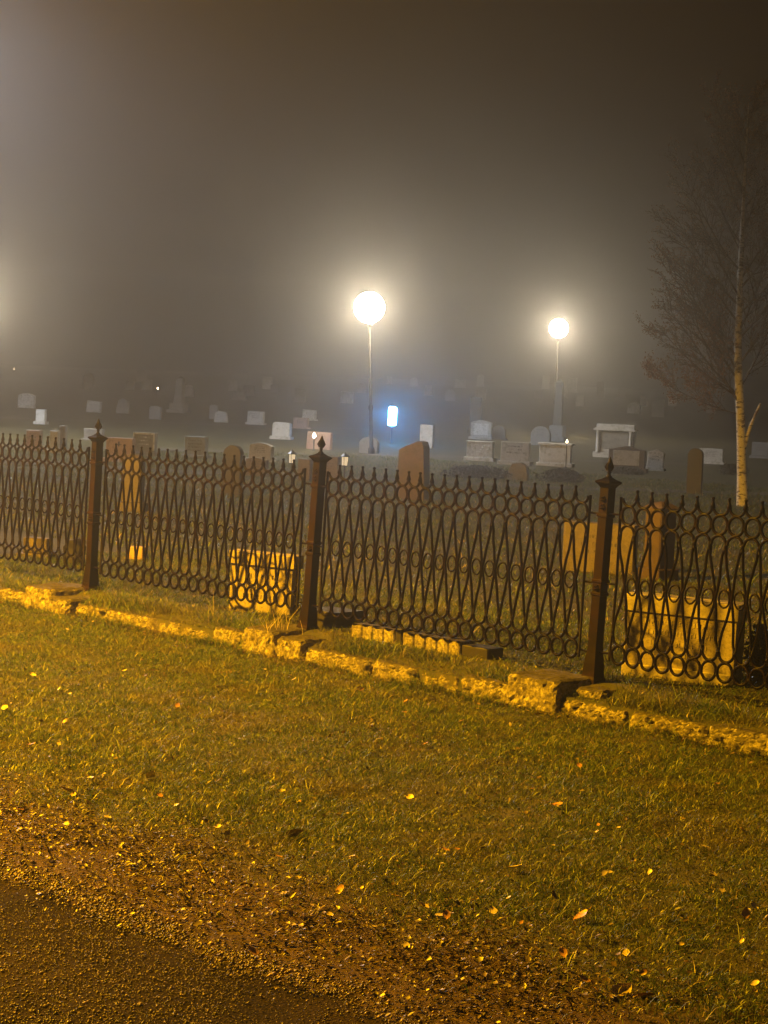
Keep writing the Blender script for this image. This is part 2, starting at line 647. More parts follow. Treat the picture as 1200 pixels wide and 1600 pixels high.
def wall_mesh():
    ss = np.arange(-16, 1.4, 0.014)
    prof = [(-0.02, -0.05), (-0.022, -.01), (-0.022, 0.006), (-0.022, 0.02), (-0.02, 0.034), (-0.018, 0.048), (-0.015, 0.062), (-0.012, 0.076), (-0.006, 0.090), (-0.001, 0.099),
            (0.012, 0.104), (0.03, 0.106), (0.055, 0.107), (0.09, 0.104), (0.14, 0.09)]
    rng = np.random.default_rng(11)
    S_, K = np.meshgrid(ss, np.arange(len(prof)), indexing='ij')
    pt = np.array(prof)
    T = T_WALL + pt[K, 0]
    Z = pt[K, 1].copy()
    # stones of uneven length, each sitting a little differently
    cuts = [-16.0]
    while cuts[-1] < 1.5:
        cuts.append(cuts[-1] + rng.uniform(0.28, 0.8))
    cuts = np.array(cuts)
    idx = np.searchsorted(cuts, ss)
    off = rng.uniform(-0.022, 0.012, len(cuts) + 1)
    hh = rng.uniform(0.85, 1.12, len(cuts) + 1)
    dist = np.min(np.abs(ss[:, None] - cuts[None]), axis=1)
    joint = np.exp(-(dist / 0.018) ** 2)
    T = T + off[idx][:, None] + joint[:, None] * 0.05
    Z = np.where(Z > 0, Z * hh[idx][:, None] - joint[:, None] * 0.02 * (Z > 0.05), Z)
    rough = rng.normal(0, 0.010, T.shape)
    rough = (rough + np.roll(rough, 1, 0) + np.roll(rough, 1, 1))
    T = T + rough * .22 + 0.008 * wav(S_ * 1.0, Z * 6, 18, k=3)
    # broken facets: every cell of the face is its own tilted plane
    for cnt, amp in ((420, .006), (3800, .0035)):
        cs = rng.uniform(-16, 1.4, cnt); cz = rng.uniform(-.02, .12, cnt)
        o0 = rng.normal(0, amp, cnt); ga = rng.normal(0, .22, cnt); gb = rng.normal(0, .3, cnt)
        order = np.argsort(cs); cs, cz = cs[order], cz[order]
        for i in range(len(ss)):
            lo, hi = np.searchsorted(cs, [ss[i] - .25, ss[i] + .25])
            d2 = (cs[lo:hi][None] - ss[i]) ** 2 + ((cz[lo:hi][None] - pt[:, 1][:, None]) * 1.3) ** 2
            j = d2.argmin(1) + lo
            T[i] += np.clip(o0[j] + ga[j] * (ss[i] - cs[j]) * .5 + gb[j] * (pt[:, 1] - cz[j]) * .5, -.03, .03)
    Z = Z + rng.normal(0, 0.0025, Z.shape) * (Z > 0)
    X, Y = S_ * DX + T * NX, S_ * DY + T * NY
    return grid_obj('stone_wall', X, Y, Z, M['kerb_stone'], smooth=False)


tag(wall_mesh(), 'low rough stone retaining wall along the lawn below the iron fence', 'wall')


def rough_block(name, s0, s1, t0, t1, z0, z1, label, seed, m='kerb_stone', group=None):
    rng = random.Random(seed)
    nx, ny, nz = 16, 9, 9
    vs, key = [], {}
    fs = []

    def vid(i, j, k):
        if (i, j, k) not in key:
            u, v, q = i / nx, j / ny, k / nz
            s = s0 + (s1 - s0) * u
            t = t0 + (t1 - t0) * v
            z = z0 + (z1 - z0) * q
            ed = sum([i in (0, nx), j in (0, ny), k in (0, nz)])
            sh = 0.009 * (ed - 1)
            s -= (u - 0.5) * 2 * sh; t -= (v - 0.5) * 2 * sh; z -= max(0, (q - 0.5)) * 2 * sh
            s += rng.gauss(0, 0.002); t += rng.gauss(0, 0.0035) + .004 * math.sin(s * 31 + z * 40) ; z += rng.gauss(0, 0.002) + .003 * math.sin(s * 17 + t * 23)
            X, Y = xy(s, t)
            key[(i, j, k)] = len(vs)
            vs.append((X, Y, z))
        return key[(i, j, k)]
    for i in range(nx):
        for j in range(ny):
            fs.append((vid(i, j, nz), vid(i + 1, j, nz), vid(i + 1, j + 1, nz), vid(i, j + 1, nz)))
    for i in range(nx):
        for k in range(nz):
            fs.append((vid(i, 0, k), vid(i + 1, 0, k), vid(i + 1, 0, k + 1), vid(i, 0, k + 1)))
            fs.append((vid(i + 1, ny, k), vid(i, ny, k), vid(i, ny, k + 1), vid(i + 1, ny, k + 1)))
    for j in range(ny):
        for k in range(nz):
            fs.append((vid(0, j + 1, k), vid(0, j, k), vid(0, j, k + 1), vid(0, j + 1, k + 1)))
            fs.append((vid(nx, j, k), vid(nx, j + 1, k), vid(nx, j + 1, k + 1), vid(nx, j, k + 1)))
    o = MB().add(vs, fs).build(name, M[m])
    return tag(o, label, 'stone block', group)


def sp(k):
    return S3 + BAY * (k - 3)


BL = [
    (sp(3) - .37, sp(3) + .03, T_FENCE - .32, T_FENCE + .06, -.03, .185, 'squared rough stone block under the right fence post'),
    (sp(2) - .27, sp(2) + .06, T_FENCE - .32, T_FENCE + .12, -.03, .168, 'rough stone block under the middle fence post'),
    (sp(2) + .075, sp(2) + .33, T_FENCE - .31, T_FENCE - .06, -.03, .14, 'flatter broken stone just right of the middle post block'),
    (sp(1) - .36, sp(1) + .0, T_FENCE - .34, T_FENCE + .10, -.03, .178, 'rough stone block under the left fence post'),
    (sp(1) + .02, sp(1) + .27, T_FENCE - .37, T_FENCE - .12, -.03, .13, 'small rounded stone lying right of the left post block'),
    (sp(3) + .05, sp(3) + .27, T_FENCE - .20, T_FENCE + .05, -.03, .15, 'small dark shaded stone right of the right post block'),
]
for i, b in enumerate(BL):
    rough_block('stone_block', *b[:6], b[6], i + 3)

# ------------------------------------------------------------------ the iron fence
W = 0.1085                     # one ring of the pattern
NR = 21                        # rings per bay
fence = thing('iron_fence', 'dark cast iron fence of rings and crossed bars between square posts', 'fence', (0, 0, 0))
rngf = random.Random(5)


def panel(k):
    a, b = POSTS[k], POSTS[k + 1]
    gap = (BAY - NR * W) / 2
    o = bpy.data.objects.new('x', None)
    z0 = 0.115 + (0.01, 0.0, -0.005, 0.0, 0)[k]
    bent = 1.0 if k == 3 else 0.25
    ph = rngf.uniform(0, 6)

    def P(u, v, y=0.0):
        """u rings along, v rings up -> local panel coords"""
        z = z0 + v * W
        s = gap + u * W + (z - .1) * .033
        # old castings are a little out of true
        warp = bent * 0.010 * math.sin(v * 1.35 + u * 0.9 + ph) * (1 if 1.8 < v < 6.6 else 0)
        warp += rngf.gauss(0, 0.0013)
        return (s + warp, y + 0.004 * math.sin(u * 0.5 + ph), z + 0.003 * math.sin(u * 0.7 + ph))
    lat, ring, spikes = MB(), MB(), []
    rb = 0.0090
    fl = (0, 1, 0)
    for i in range(NR):
        cx = i + 0.5
        for vz in (0.5, 7.82):     # bottom and top rows of rings
            lat.tube([P(cx + 0.46 * math.cos(q), vz + 0.48 * math.sin(q)) for q in np.linspace(0, TAU, 18, endpoint=False)], rb, 6, closed=True, flat=fl)
        # lower teardrop arc, upper teardrop arch
        lat.tube([P(cx + 0.47 * math.cos(q), 1.50 + 0.49 * math.sin(q)) for q in np.linspace(-math.pi, 0, 10)], rb, 6, flat=fl)
        lat.tube([P(cx + 0.47 * math.cos(q), 6.82 + 0.49 * math.sin(q)) for q in np.linspace(0, math.pi, 10)], rb, 6, flat=fl)
        # the two long bars crossing at mid height
        for sgn in (-1, 1):
            pts = []
            for q in np.linspace(0, 1, 11):
                v = 1.50 + (6.82 - 1.50) * q
                # eased at both ends where the bar runs into the arcs
                e = 0.47 * math.copysign(1, 0.5 - q) * (1 - (1 - abs(2 * q - 1)) ** 1.12)
                pts.append(P(cx + sgn * e, v))
            lat.tube(pts, rb * 0.92, 6, flat=fl)
        # scooped arcs between the spikes
        lat.tube([P(cx + 0.49 * math.cos(q), 8.80 + 0.50 * math.sin(q)) for q in np.linspace(R(-168), R(-12), 10)], rb, 6, flat=fl)
    for i in range(NR - 1):
        cx = i + 1.0
        ring.tube([P(cx + 0.34 * math.cos(q), 4.16 + 0.44 * math.sin(q), 0.004) for q in np.linspace(0, TAU, 16, endpoint=False)], 0.0058, 6, closed=True, flat=fl)
        # small studs where four rings meet
        for vz in (1.0, 7.32):
            pass
        s = MB()
        x, y, z = P(cx, 8.62)
        s.lathe([(0.008, 0), (0.015, .006), (0.0115, .022), (0.0075, .036), (0.0068, .050), (0.0095, .052), (0.0095, .058), (0.006, .063)], 8, (x, y, z))
        spikes.append(s)
    # webs joining neighbouring drops
    for i in range(NR + 1):
        for v0, v1 in ((1.45, 1.75), (6.55, 6.9)):
            lat.tube([P(i, v0), P(i, v1)], 0.009, 6, flat=fl)
        lat.tube([P(i, 0.30), P(i, 0.72)], 0.0085, 6, flat=fl)
        lat.tube([P(i, 7.62), P(i, 8.02)], 0.0085, 6, flat=fl)
    # end bars and the lugs into the posts
    for u, d in ((-0.10, -1), (NR + 0.10, 1)):
        lat.tube([P(u, 0.1), P(u, 4.2), P(u, 8.75)], 0.0085, 6, flat=fl)
        for v in (0.5, 4.16, 7.82):
            x, y, z = P(u, v)
            lat.tube([(x, y, z), (x + d * (gap - 0.02), y, z)], 0.006, 6)
    me = lat.build('panel', M['iron'], fence, True)
    me.location = (a.x, a.y, UP)
    me.rotation_euler = (0, R(-1.0) * 0, -TH)
    r = ring.build('ring_row', M['iron'], me, True)
    for i, s in enumerate(spikes):
        s.build('spike', M['iron'], me, True)
    return me


for k in range(0, 4):
    panel(k)


def post(k):
    p = POSTS[k]
    m = MB()
    q = math.sqrt(2)
    h = 0.031
    m.lathe([(.052 * q, -.02), (.052 * q, .012), (.045 * q, .028), (.041 * q, .10), (h * q + .004, .16), (h * q, .2), (h * q, 1.115)], 4, sq=R(45))
    o = m.build('post', M['iron_post'], fence)
    o.location = (p.x, p.y, gzf(p.x, p.y) - 0.0 if k in (0, 4) else UP + 0.004)
    lean = (1.0, 1.2, 2.8, 2.1, 2.0)[k]
    o.rotation_euler = (R(-.3), R(lean), -TH)
    for z in (.50, .575, .95):
        MB().lathe([((h + .001) * q, z - .012), ((h + .006) * q, z - .006), ((h + .006) * q, z + .006), ((h + .001) * q, z + .012)], 4, sq=R(45)).build('collar', M['iron_post'], o)
    for zz in (1.04, .995, .53):
        c = MB()
        for i in range(5):
            a = TAU * i / 5
            c.lathe([(.004, 0), (.009, .004), (.004, .009)], 6, (math.cos(a) * .014, -h - .004, zz + math.sin(a) * .014))
        c.lathe([(.016, -.003), (.018, .001), (.012, .005)], 8, (0, -h - .003, zz))
        c.build('rosette', M['iron_post'], o, True)
    c = MB()
    c.lathe([(h * q, 1.108), ((h + .006) * q, 1.118), ((h + .010) * q, 1.124), ((h + .022) * q, 1.136), ((h + .024) * q, 1.142), ((h + .020) * q, 1.147), (.028 * q, 1.158), (.016 * q, 1.168)], 4, sq=R(45))
    c.build('cap', M['iron'], o)
    f = MB()
    f.lathe([(.018, 1.165), (.020, 1.172), (.011, 1.180), (.009, 1.192), (.014, 1.197), (.009, 1.202), (.013, 1.212), (.020, 1.224), (.021, 1.233),
             (.017, 1.240), (.019, 1.246), (.013, 1.256), (.011, 1.262), (.004, 1.280), (.001, 1.286)], 10)
    for i in range(5):          # leaves of the bud
        a = TAU * i / 5
        f.tube([(math.cos(a) * .012, math.sin(a) * .012, 1.206), (math.cos(a) * .024, math.sin(a) * .024, 1.226), (math.cos(a) * .017, math.sin(a) * .017, 1.25)], [.005, .006, .002], 5)
    f.build('finial', M['iron'], o, True)


for k in range(0, 5):
    post(k)

# ------------------------------------------------------------------ headstones
PHI = R(-18)


def outline(style, w, h):
    x = w / 2
    if style == 'flat':
        return [(-x, 0), (x, 0), (x, h), (-x, h)]
    if style == 'round':
        pts = [(-x, 0), (x, 0)]
        r = x
        for q in np.linspace(0, math.pi, 13):
            pts.append((math.cos(q) * x, h - r * .9 + math.sin(q) * r * .9))
        return pts
    if style == 'arch':
        pts = [(-x, 0), (x, 0)]
        for q in np.linspace(-1, 1, 11):
            pts.append((-q * x, h - 0.16 * h * q * q))
        return pts
    if style == 'soft':
        pts = [(-x, 0), (x, 0)]
        r = min(w, h) * .22
        for c, a0 in (((x - r), 0), ((-x + r), math.pi / 2)):
            for q in np.linspace(a0, a0 + math.pi / 2, 6):
                pts.append((c + math.cos(q) * r, h - r + math.sin(q) * r))
        return pts
    if style == 'slant':
        return [(-x, 0), (x, 0), (x * .82, h * .9), (x * .70, h * .985), (x * .4, h), (-x * .55, h * .90), (-x * .92, h * .84)]
    if style == 'wave':
        pts = [(-x, 0), (x, 0)]
        for q in np.linspace(1, -1, 13):
            pts.append((q * x, h * (1 - .10 * (0.5 - 0.5 * math.cos(q * math.pi)) - 0.03 * q)))
        return pts
    if style == 'rock':
        rr = random.Random(int(w * 1e4) + int(h * 1e3))
        pts = [(-x, 0), (x, 0)]
        for q in np.linspace(0, math.pi, 11):
            k = rr.uniform(.86, 1.02)
            pts.append((math.cos(q) * x * k, h * (.35 + .65 * abs(math.sin(q)) ** .6) * rr.uniform(.94, 1)))
        return pts
    if style == 'gable':
        return [(-x, 0), (x, 0), (x, h * .82), (0, h), (-x, h * .82)]
    return [(-x, 0), (x, 0), (x, h), (-x, h)]


def letters(mb, w, z0, z1, y, rows, seed, fill=.8):
    """worn, unreadable lettering: short raised strokes"""
    rr = random.Random(seed)
    dz = (z1 - z0) / rows
    for r in range(rows):
        z = z1 - (r + .65) * dz
        hh = dz * .42
        half = w / 2 * fill * rr.uniform(.55, 1)
        x = -half
        while x < half:
            k = hh * rr.uniform(.3, .7)
            if rr.random() < .85:
                mb.box(x, x + k * .35, y - .002, y + .003, z, z + hh)
                if rr.random() < .6:
                    mb.box(x + k * .35, x + k, y - .002, y + .003, z + hh * rr.choice([0, .4, .8]), z + hh * rr.choice([.85, 1]))
            x += k + hh * .3


STONE_N = [0]


def headstone(x0, x1, top, base, style, m, label, rot=0.0, lean=0.0, d=None, plinth=True, cat='headstone', extra=None, name='headstone', pm=None):
    STONE_N[0] += 1
    g = on_ground((x0 + x1) / 2, base)
    # the same stone seen at that distance: photo pixels -> metres
    sc = g.y / F
    a = PHI + R(rot)
    w = max(.12, (x1 - x0) * sc / max(.5, math.cos(a)) * .96)
    h = (base - top) * sc
    dd = d if d else min(.24, .10 + .12 * w)
    o = thing(name, label, cat, (g.x, g.y, g.z - .01), a, tilt=(0, R(lean)))
    ph = 0.0
    if plinth:
        ph = min(.16, h * .18)
        MB().box(-w * .5 - .04, w * .5 + .04, -dd / 2 - .05, dd / 2 + .05, -.05, ph, .008).build('plinth', M[pm or m], o)
    ww, hh = w * (.97 if plinth else 1), h - ph
    rr = random.Random(STONE_N[0])

    def sh(pts):
        return [(p[0] + (rr.gauss(0, .004) if style == 'rock' else 0), p[1] + ph - (.05 if not plinth and p[1] == 0 else 0)) for p in pts]
    t = MB().prism(sh(outline(style, ww, hh)), -dd / 2, dd / 2, .009).build('tablet', M[m], o)
    if extra:
        extra(o, t, ww, hh, dd, ph)
    return o


def ex_letters(rows, mm='inscription', seed=1, lo=.15, hi=.85, fill=.8):
    def f(o, t, w, h, d, ph):
        b = MB()
        letters(b, w, ph + h * lo, ph + h * hi, -d / 2, rows, seed, fill)
        b.build('inscription', M[mm], t)
    return f


def ex_frame(o, t, w, h, d, ph):
    b = MB()
    k = .035
    y = -d / 2
    b.box(-w / 2, w / 2, y - .012, y + .01, ph + h - k, ph + h + .004, .003)
    b.box(w / 2 - k * .8, w / 2 + .003, y - .012, y + .01, ph + .1 * h, ph + h - k, .003)
    b.box(-w / 2 - .003, -w / 2 + k * .5, y - .012, y + .01, ph + .25 * h, ph + h - k, .003)
    b.build('border', M['white_marble'], t)
    ex_letters(3, 'white_marble', 5, .3, .85, .6)(o, t, w, h, d, ph)


def ex_panel(o, t, w, h, d, ph, mm='pale_granite', cap=True):
    y = -d / 2
    MB().box(-w * .36, w * .36, y - .012, y + .01, ph + h * .12, ph + h * .80, .006).build('inset_panel', M[mm], t)
    if cap:
        MB().box(-w * .55, w * .55, -d / 2 - .04, d / 2 + .03, ph + h * .90, ph + h + .01, .012).build('cap', M[mm], t)


def ex_cols(o, t, w, h, d, ph):
    ex_panel(o, t, w, h, d, ph, 'grey_granite', False)
    for s in (-1, 1):
        MB().lathe([(.05, ph + .0), (.05, ph + .03), (.036, ph + .05), (.033, ph + h * .68), (.05, ph + h * .72), (.05, ph + h * .76)], 10,
                   (s * w * .43, -d / 2 - .05, 0)).build('column', M['pale_granite'], t, True)
    pts = [(-w * .56, ph + h * .76), (w * .56, ph + h * .76), (w * .56, ph + h * .82)] + \
          [(-q * w * .50, ph + h * (1.0 - .15 * q * q)) for q in np.linspace(-1, 1, 11)] + [(-w * .56, ph + h * .82)]
    MB().prism(pts, -d / 2 - .11, d / 2 + .02, .008).build('pediment', M['pale_granite'], t)


def ex_carving(o, t, w, h, d, ph):
    y = -d / 2
    b = MB()
    rr = random.Random(4)
    for i in range(46):
        x = rr.uniform(-.40, .42) * w; z = ph + h * rr.uniform(.15, .8)
        r = rr.uniform(.012, .03)
        b.lathe([(r * .4, -r), (r, -r * .2), (r * .7, r * .6), (r * .2, r)], 6, (x, y, z))
    b.build('flower_relief', M['white_marble'], t)
    MB().box(-w * .52, w * .52, -d / 2 - .02, d / 2, ph + h * .93, ph + h + .01, .005).build('cap', M['white_marble'], t)
    c = MB()
    for s in (-.47, -.33, .47):
        c.box(w * s - .015, w * s + .015, y - .015, y + .01, ph, ph + h * .93)
    c.build('pilaster', M['white_marble'], t)


def ex_emblem(o, t, w, h, d, ph):
    y = -d / 2
    b = MB()
    b.box(-.05, .05, y - .006, y + .004, ph + h * .66, ph + h * .70)
    b.box(-.015, .015, y - .006, y + .004, ph + h * .58, ph + h * .82)
    b.build('emblem', M['dark_letters'], t)


HS = [
    # far left, whitish in the light of the lamp beyond the frame
    (28, 55, 614, 637, 'arch', 'white_marble', 'bright white headstone with gently arched top, far left of the photo', 0, 1),
    (56, 72, 639, 662, 'flat', 'white_marble', 'small narrow pale slab just below and right of the bright white stone', 0, 0),
    (135, 158, 626, 644, 'flat', 'pale_granite', 'small pale slab leaning slightly, above the left fence post', 0, 4),
    (182, 202, 621, 646, 'rock', 'grey_granite', 'faint irregular grey stone in the fog above the pink headstone', 0, 2),
    (233, 252, 634, 655, 'soft', 'grey_granite', 'faint square stone in the fog left of the tall leaning pillar', 0, 0),
    (131, 163, 669, 688, 'flat', 'grey_granite', 'low wide grey stone directly behind the finial of the left fence post', 0, 0),
    (41, 65, 671, 705, 'flat', 'pink_granite', 'dull pinkish slab rising behind the leftmost fence spikes', 0, 0),
    (78, 92, 672, 708, 'flat', 'pale_granite', 'narrow pale slab, left one of a close pair by the left fence post', 0, 0),
    (93, 103, 664, 706, 'flat', 'grey_granite', 'thin taller grey slab, right one of a close pair by the left fence post', 0, 0),
    (165, 211, 683, 722, 'flat', 'pink_granite', 'broad pink granite headstone with small dark emblem beside left fence post', 0, 0),
    (208, 245, 675, 712, 'flat', 'grey_granite', 'dark headstone with bright white border and small lettering', 0, 0),
    (288, 324, 681, 716, 'flat', 'blue_granite', 'pale blue-grey headstone with dark lettering above the fence spikes', 0, 0),
    (327, 341, 632, 655, 'soft', 'grey_granite', 'faint small grey stone with rounded corners right of the tall leaning pillar', 0, 0),
    (334, 356, 641, 660, 'rock', 'pale_granite', 'faint low pale boulder-like stone in the fog left of the lamps', 0, 0),
    (386, 413, 642, 664, 'flat', 'pale_granite', 'faint plain pale slab in the fog, square topped', 0, 1),
    (425, 455, 659, 686, 'soft', 'pale_granite', 'pale headstone with rounded corners left of the candle-lit stone', 0, 1),
    (458, 482, 652, 670, 'flat', 'pink_granite', 'faint dull pink stone left of the bright small slab', 0, 0),
    (472, 494, 640, 657, 'flat', 'white_marble', 'small bright slab above the candle-lit stone', 0, 3),
    (479, 518, 674, 702, 'flat', 'pink_granite', 'pink headstone lit by a candle, bright line along its top', 0, 2),
    (388, 426, 691, 722, 'arch', 'pale_granite', 'large dull headstone right of the dark round-topped stone', 0, 3),
    (384, 418, 714, 744, 'wave', 'sand_stone', 'warm-lit stone with wavy top just behind the fence spikes', 0, 0),
    (498, 530, 712, 752, 'flat', 'sand_stone', 'ochre stone behind the spikes right of the middle fence post', 0, 0),
    (466, 486, 716, 752, 'flat', 'sand_stone', 'layered ochre stone hidden half behind the middle fence post', 0, 0),
    (561, 592, 681, 708, 'rock', 'grey_granite', 'rough grey boulder stone at the foot of the nearer lamp post', 0, 0),
    (656, 677, 663, 700, 'flat', 'pale_granite', 'upright pale slab right of the blue light, behind the leaning brown stone', 0, 0),
    (735, 769, 656, 688, 'arch', 'pale_granite', 'pale monument with arched cap behind the carved white stone', 0, 0),
    (729, 771, 689, 719, 'flat', 'white_marble', 'white carved headstone with flower relief and pilasters', 0, 0),
    (768, 790, 664, 688, 'round', 'grey_granite', 'faint round-topped grey stone between the arched monument and broad pale one', 0, 0),
    (782, 828, 690, 726, 'flat', 'pale_granite', 'broad plain pale headstone left of the white capped one', 0, 0),
    (793, 826, 721, 750, 'rock', 'grey_granite', 'rough low grey stone in front of the broad pale headstone', 0, 0),
    (829, 860, 665, 696, 'round', 'grey_granite', 'grey round-shouldered stone left of the dark obelisk', 0, 0),
    (842, 893, 692, 729, 'flat', 'white_marble', 'bright white headstone with projecting cap in front of the obelisk', 0, 0),
    (930, 991, 662, 716, 'flat', 'pale_granite', 'large monument with two columns under a curved pediment', 0, 0),
    (950, 1008, 696, 738, 'gable', 'brown_granite', 'brown gabled headstone overlapping the columned monument', 0, 0),
    (1010, 1036, 701, 736, 'gable', 'pale_granite', 'narrow pale stone right of the brown gabled one', 0, 3),
    (1092, 1130, 700, 725, 'flat', 'pale_granite', 'low pale slab left of the birch trunk', 0, 0),
    (1174, 1200, 690, 716, 'flat', 'grey_granite', 'dim grey slab right of the birch trunk', 0, 0),
    # far ones, fading into the fog
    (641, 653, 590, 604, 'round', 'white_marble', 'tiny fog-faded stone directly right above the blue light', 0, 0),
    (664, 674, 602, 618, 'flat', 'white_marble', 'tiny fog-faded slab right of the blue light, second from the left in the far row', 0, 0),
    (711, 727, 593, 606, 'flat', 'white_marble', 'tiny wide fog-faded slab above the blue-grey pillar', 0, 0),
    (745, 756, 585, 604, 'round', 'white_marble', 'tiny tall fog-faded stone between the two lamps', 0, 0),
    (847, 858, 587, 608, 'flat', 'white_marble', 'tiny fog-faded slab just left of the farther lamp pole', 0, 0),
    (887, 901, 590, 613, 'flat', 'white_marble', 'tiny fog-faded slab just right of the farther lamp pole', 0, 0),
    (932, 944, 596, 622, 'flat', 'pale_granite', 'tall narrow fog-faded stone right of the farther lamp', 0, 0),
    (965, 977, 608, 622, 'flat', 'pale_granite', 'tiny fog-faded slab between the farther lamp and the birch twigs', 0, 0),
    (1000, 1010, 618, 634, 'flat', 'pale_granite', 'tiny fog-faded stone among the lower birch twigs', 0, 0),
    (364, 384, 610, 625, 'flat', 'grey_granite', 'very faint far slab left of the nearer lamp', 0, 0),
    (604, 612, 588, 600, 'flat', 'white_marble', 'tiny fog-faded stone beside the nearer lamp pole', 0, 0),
    (190, 223, 708, 800, 'round', 'dull_pink', 'tall light pink pillar-like stone seen through the fence left bay', 0, 0),
    (348, 377, 694, 775, 'round', 'dark_granite', 'dark upright stone with a round top rising above the fence', 0, 0),
    (1072, 1096, 699, 772, 'round', 'dark_granite', 'dark upright stone with a round top left of the birch', 0, 0),
    (622, 668, 687, 780, 'slant', 'brown_granite', 'leaning brown standing stone with slanted top above the fence', -6, 0),
    (38, 80, 838, 868, 'flat', 'sand_stone', 'low orange-lit stone seen through the leftmost fence bay', 0, 0),
    (100, 132, 838, 882, 'rock', 'dark_granite', 'low dark stone behind the fence left of the left post', 0, 0),
    (203, 228, 852, 873, 'flat', 'pink_granite', 'small low stone behind the fence right of the left post', 0, 0),
    (880, 992, 815, 893, 'flat', 'sand_stone', 'broad ochre headstone behind the right fence post', 0, 0),
]
NOPL = {'rock'}
for i, (x0, x1, tp, bs, sty, mm, lab, rot, lean) in enumerate(HS):
    ex = None
    kw = {}
    if 'emblem' in lab:
        ex = ex_emblem
    elif 'white border' in lab:
        ex = ex_frame
    elif 'dark lettering' in lab:
        ex = ex_letters(4, 'dark_letters', 9)
    elif 'arched cap' in lab:
        ex = lambda o, t, w, h, d, ph: ex_panel(o, t, w, h, d, ph, 'white_marble', False)
    elif 'flower relief' in lab:
        ex = ex_carving
    elif 'projecting cap' in lab:
        ex = lambda o, t, w, h, d, ph: ex_panel(o, t, w, h, d, ph, 'white_marble', True)
    elif 'two columns' in lab:
        ex = ex_cols
    elif 'brown gabled' in lab and sty == 'gable' and mm == 'brown_granite':
        ex = lambda o, t, w, h, d, ph: ex_panel(o, t, w, h, d, ph, 'pale_granite', False)
    elif 'broad ochre' in lab:
        ex = ex_letters(3, 'dark_letters', 3, .35, .8, .6)
    if ex is None and (x1 - x0) >= 24 and sty != 'rock' and tp > 628 and bs < 760 and 'candle' not in lab:
        ex = ex_letters(3 + i % 2, 'dark_letters', i + 20, .35, .85, .55 + .1 * (i % 3))
    if 'standing stone' in lab:
        kw = dict(plinth=False, d=.22)
    if 'broad ochre' in lab:
        kw = dict(plinth=False)
    if sty == 'rock' or i % 2 == 0 and i < 36 and not ex or ' low ' in lab and i > 48:
        kw = dict(plinth=False)
    if sty == 'round' and mm == 'dark_granite':
        kw = dict(plinth=False, d=.12)
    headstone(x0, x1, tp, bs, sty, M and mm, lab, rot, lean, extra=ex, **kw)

rf = random.Random(14)
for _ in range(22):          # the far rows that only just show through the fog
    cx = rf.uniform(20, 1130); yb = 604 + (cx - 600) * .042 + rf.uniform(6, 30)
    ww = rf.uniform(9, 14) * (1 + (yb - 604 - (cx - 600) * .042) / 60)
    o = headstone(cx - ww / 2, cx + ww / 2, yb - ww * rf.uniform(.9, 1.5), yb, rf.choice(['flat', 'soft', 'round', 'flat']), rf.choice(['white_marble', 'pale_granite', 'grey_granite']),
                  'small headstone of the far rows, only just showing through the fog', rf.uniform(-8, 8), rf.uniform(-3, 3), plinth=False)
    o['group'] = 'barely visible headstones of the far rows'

# two big stones close behind the fence


def ex_big(o, t, w, h, d, ph):
    MB().box(-w * .5 - .006, w * .5 + .006, -d / 2 - .010, d / 2 + .01, ph + h * .80, ph + h + .004, .006).build('cap', M['ochre_stone'], t)
    ex_letters(4, 'inscription', 12, .26, .76, .85)(o, t, w, h, d, ph)
    MB().box(-w * .5 - .004, w * .5 + .004, -d / 2 - .008, d / 2 + .008, -.04, h * .17, .006).build('base', M['ochre_stone'], t)


headstone(979, 1150, 931, 1062, 'flat', 'warm_stone', 'big bright yellow-lit headstone with lettering close behind the right fence bay', -8, 1.0,
          d=.16, extra=ex_big, plinth=False)


def ex_mid(o, t, w, h, d, ph):
    MB().box(-w * .5 - .012, w * .5 + .012, -d / 2 - .016, d / 2 + .01, ph + h * .79, ph + h + .004, .006).build('cap', M['warm_stone'], t)
    ex_letters(3, 'dark_letters', 18, .2, .7, .7)(o, t, w, h, d, ph)


headstone(359, 464, 861, 957, 'flat', 'warm_stone', 'square yellow-lit headstone close behind the fence left of the middle post', -4, 1.2,
          d=.13, extra=ex_mid, plinth=False)

# square rough pillar behind the right bay
g = on_ground(1028, 905)
o = thing('stone_pillar', 'short square reddish pillar stone right of the broad ochre headstone', 'pillar', g, R(38))
MB().box(-.13, .13, -.13, .13, -.04, .10, .01).build('plinth', M['red_granite'], o)
MB().box(-.10, .10, -.10, .10, .10, .60, .012).build('shaft', M['red_granite'], o)
c = MB(); c.lathe([(.16, .60), (.16, .635), (.10, .67), (.02, .69)], 4, sq=R(45)); c.build('cap', M['red_granite'], o)


# obelisks and tall pillars
def obelisk(x0, x1, top, base, m, label, lean=0, bm=None):
    g = on_ground((x0 + x1) / 2, base)
    sc = g.y / F
    w, h = (x1 - x0) * sc, (base - top) * sc
    o = thing('obelisk', label, 'obelisk', (g.x, g.y, g.z), PHI, tilt=(0, R(lean)))
    q = math.sqrt(2) / 2
    MB().box(-w * .55, w * .55, -w * .55, w * .55, -.04, h * .08, .01).build('plinth', M[bm or m], o)
    MB().box(-w * .42, w * .42, -w * .42, w * .42, h * .08, h * .26, .01).build('pedestal', M[bm or m], o)
    MB().lathe([(w * .36 * q * 1.4, h * .26), (w * .26 * q * 1.4, h * .94), (.01, h)], 4, sq=R(45)).build('shaft', M[m], o)


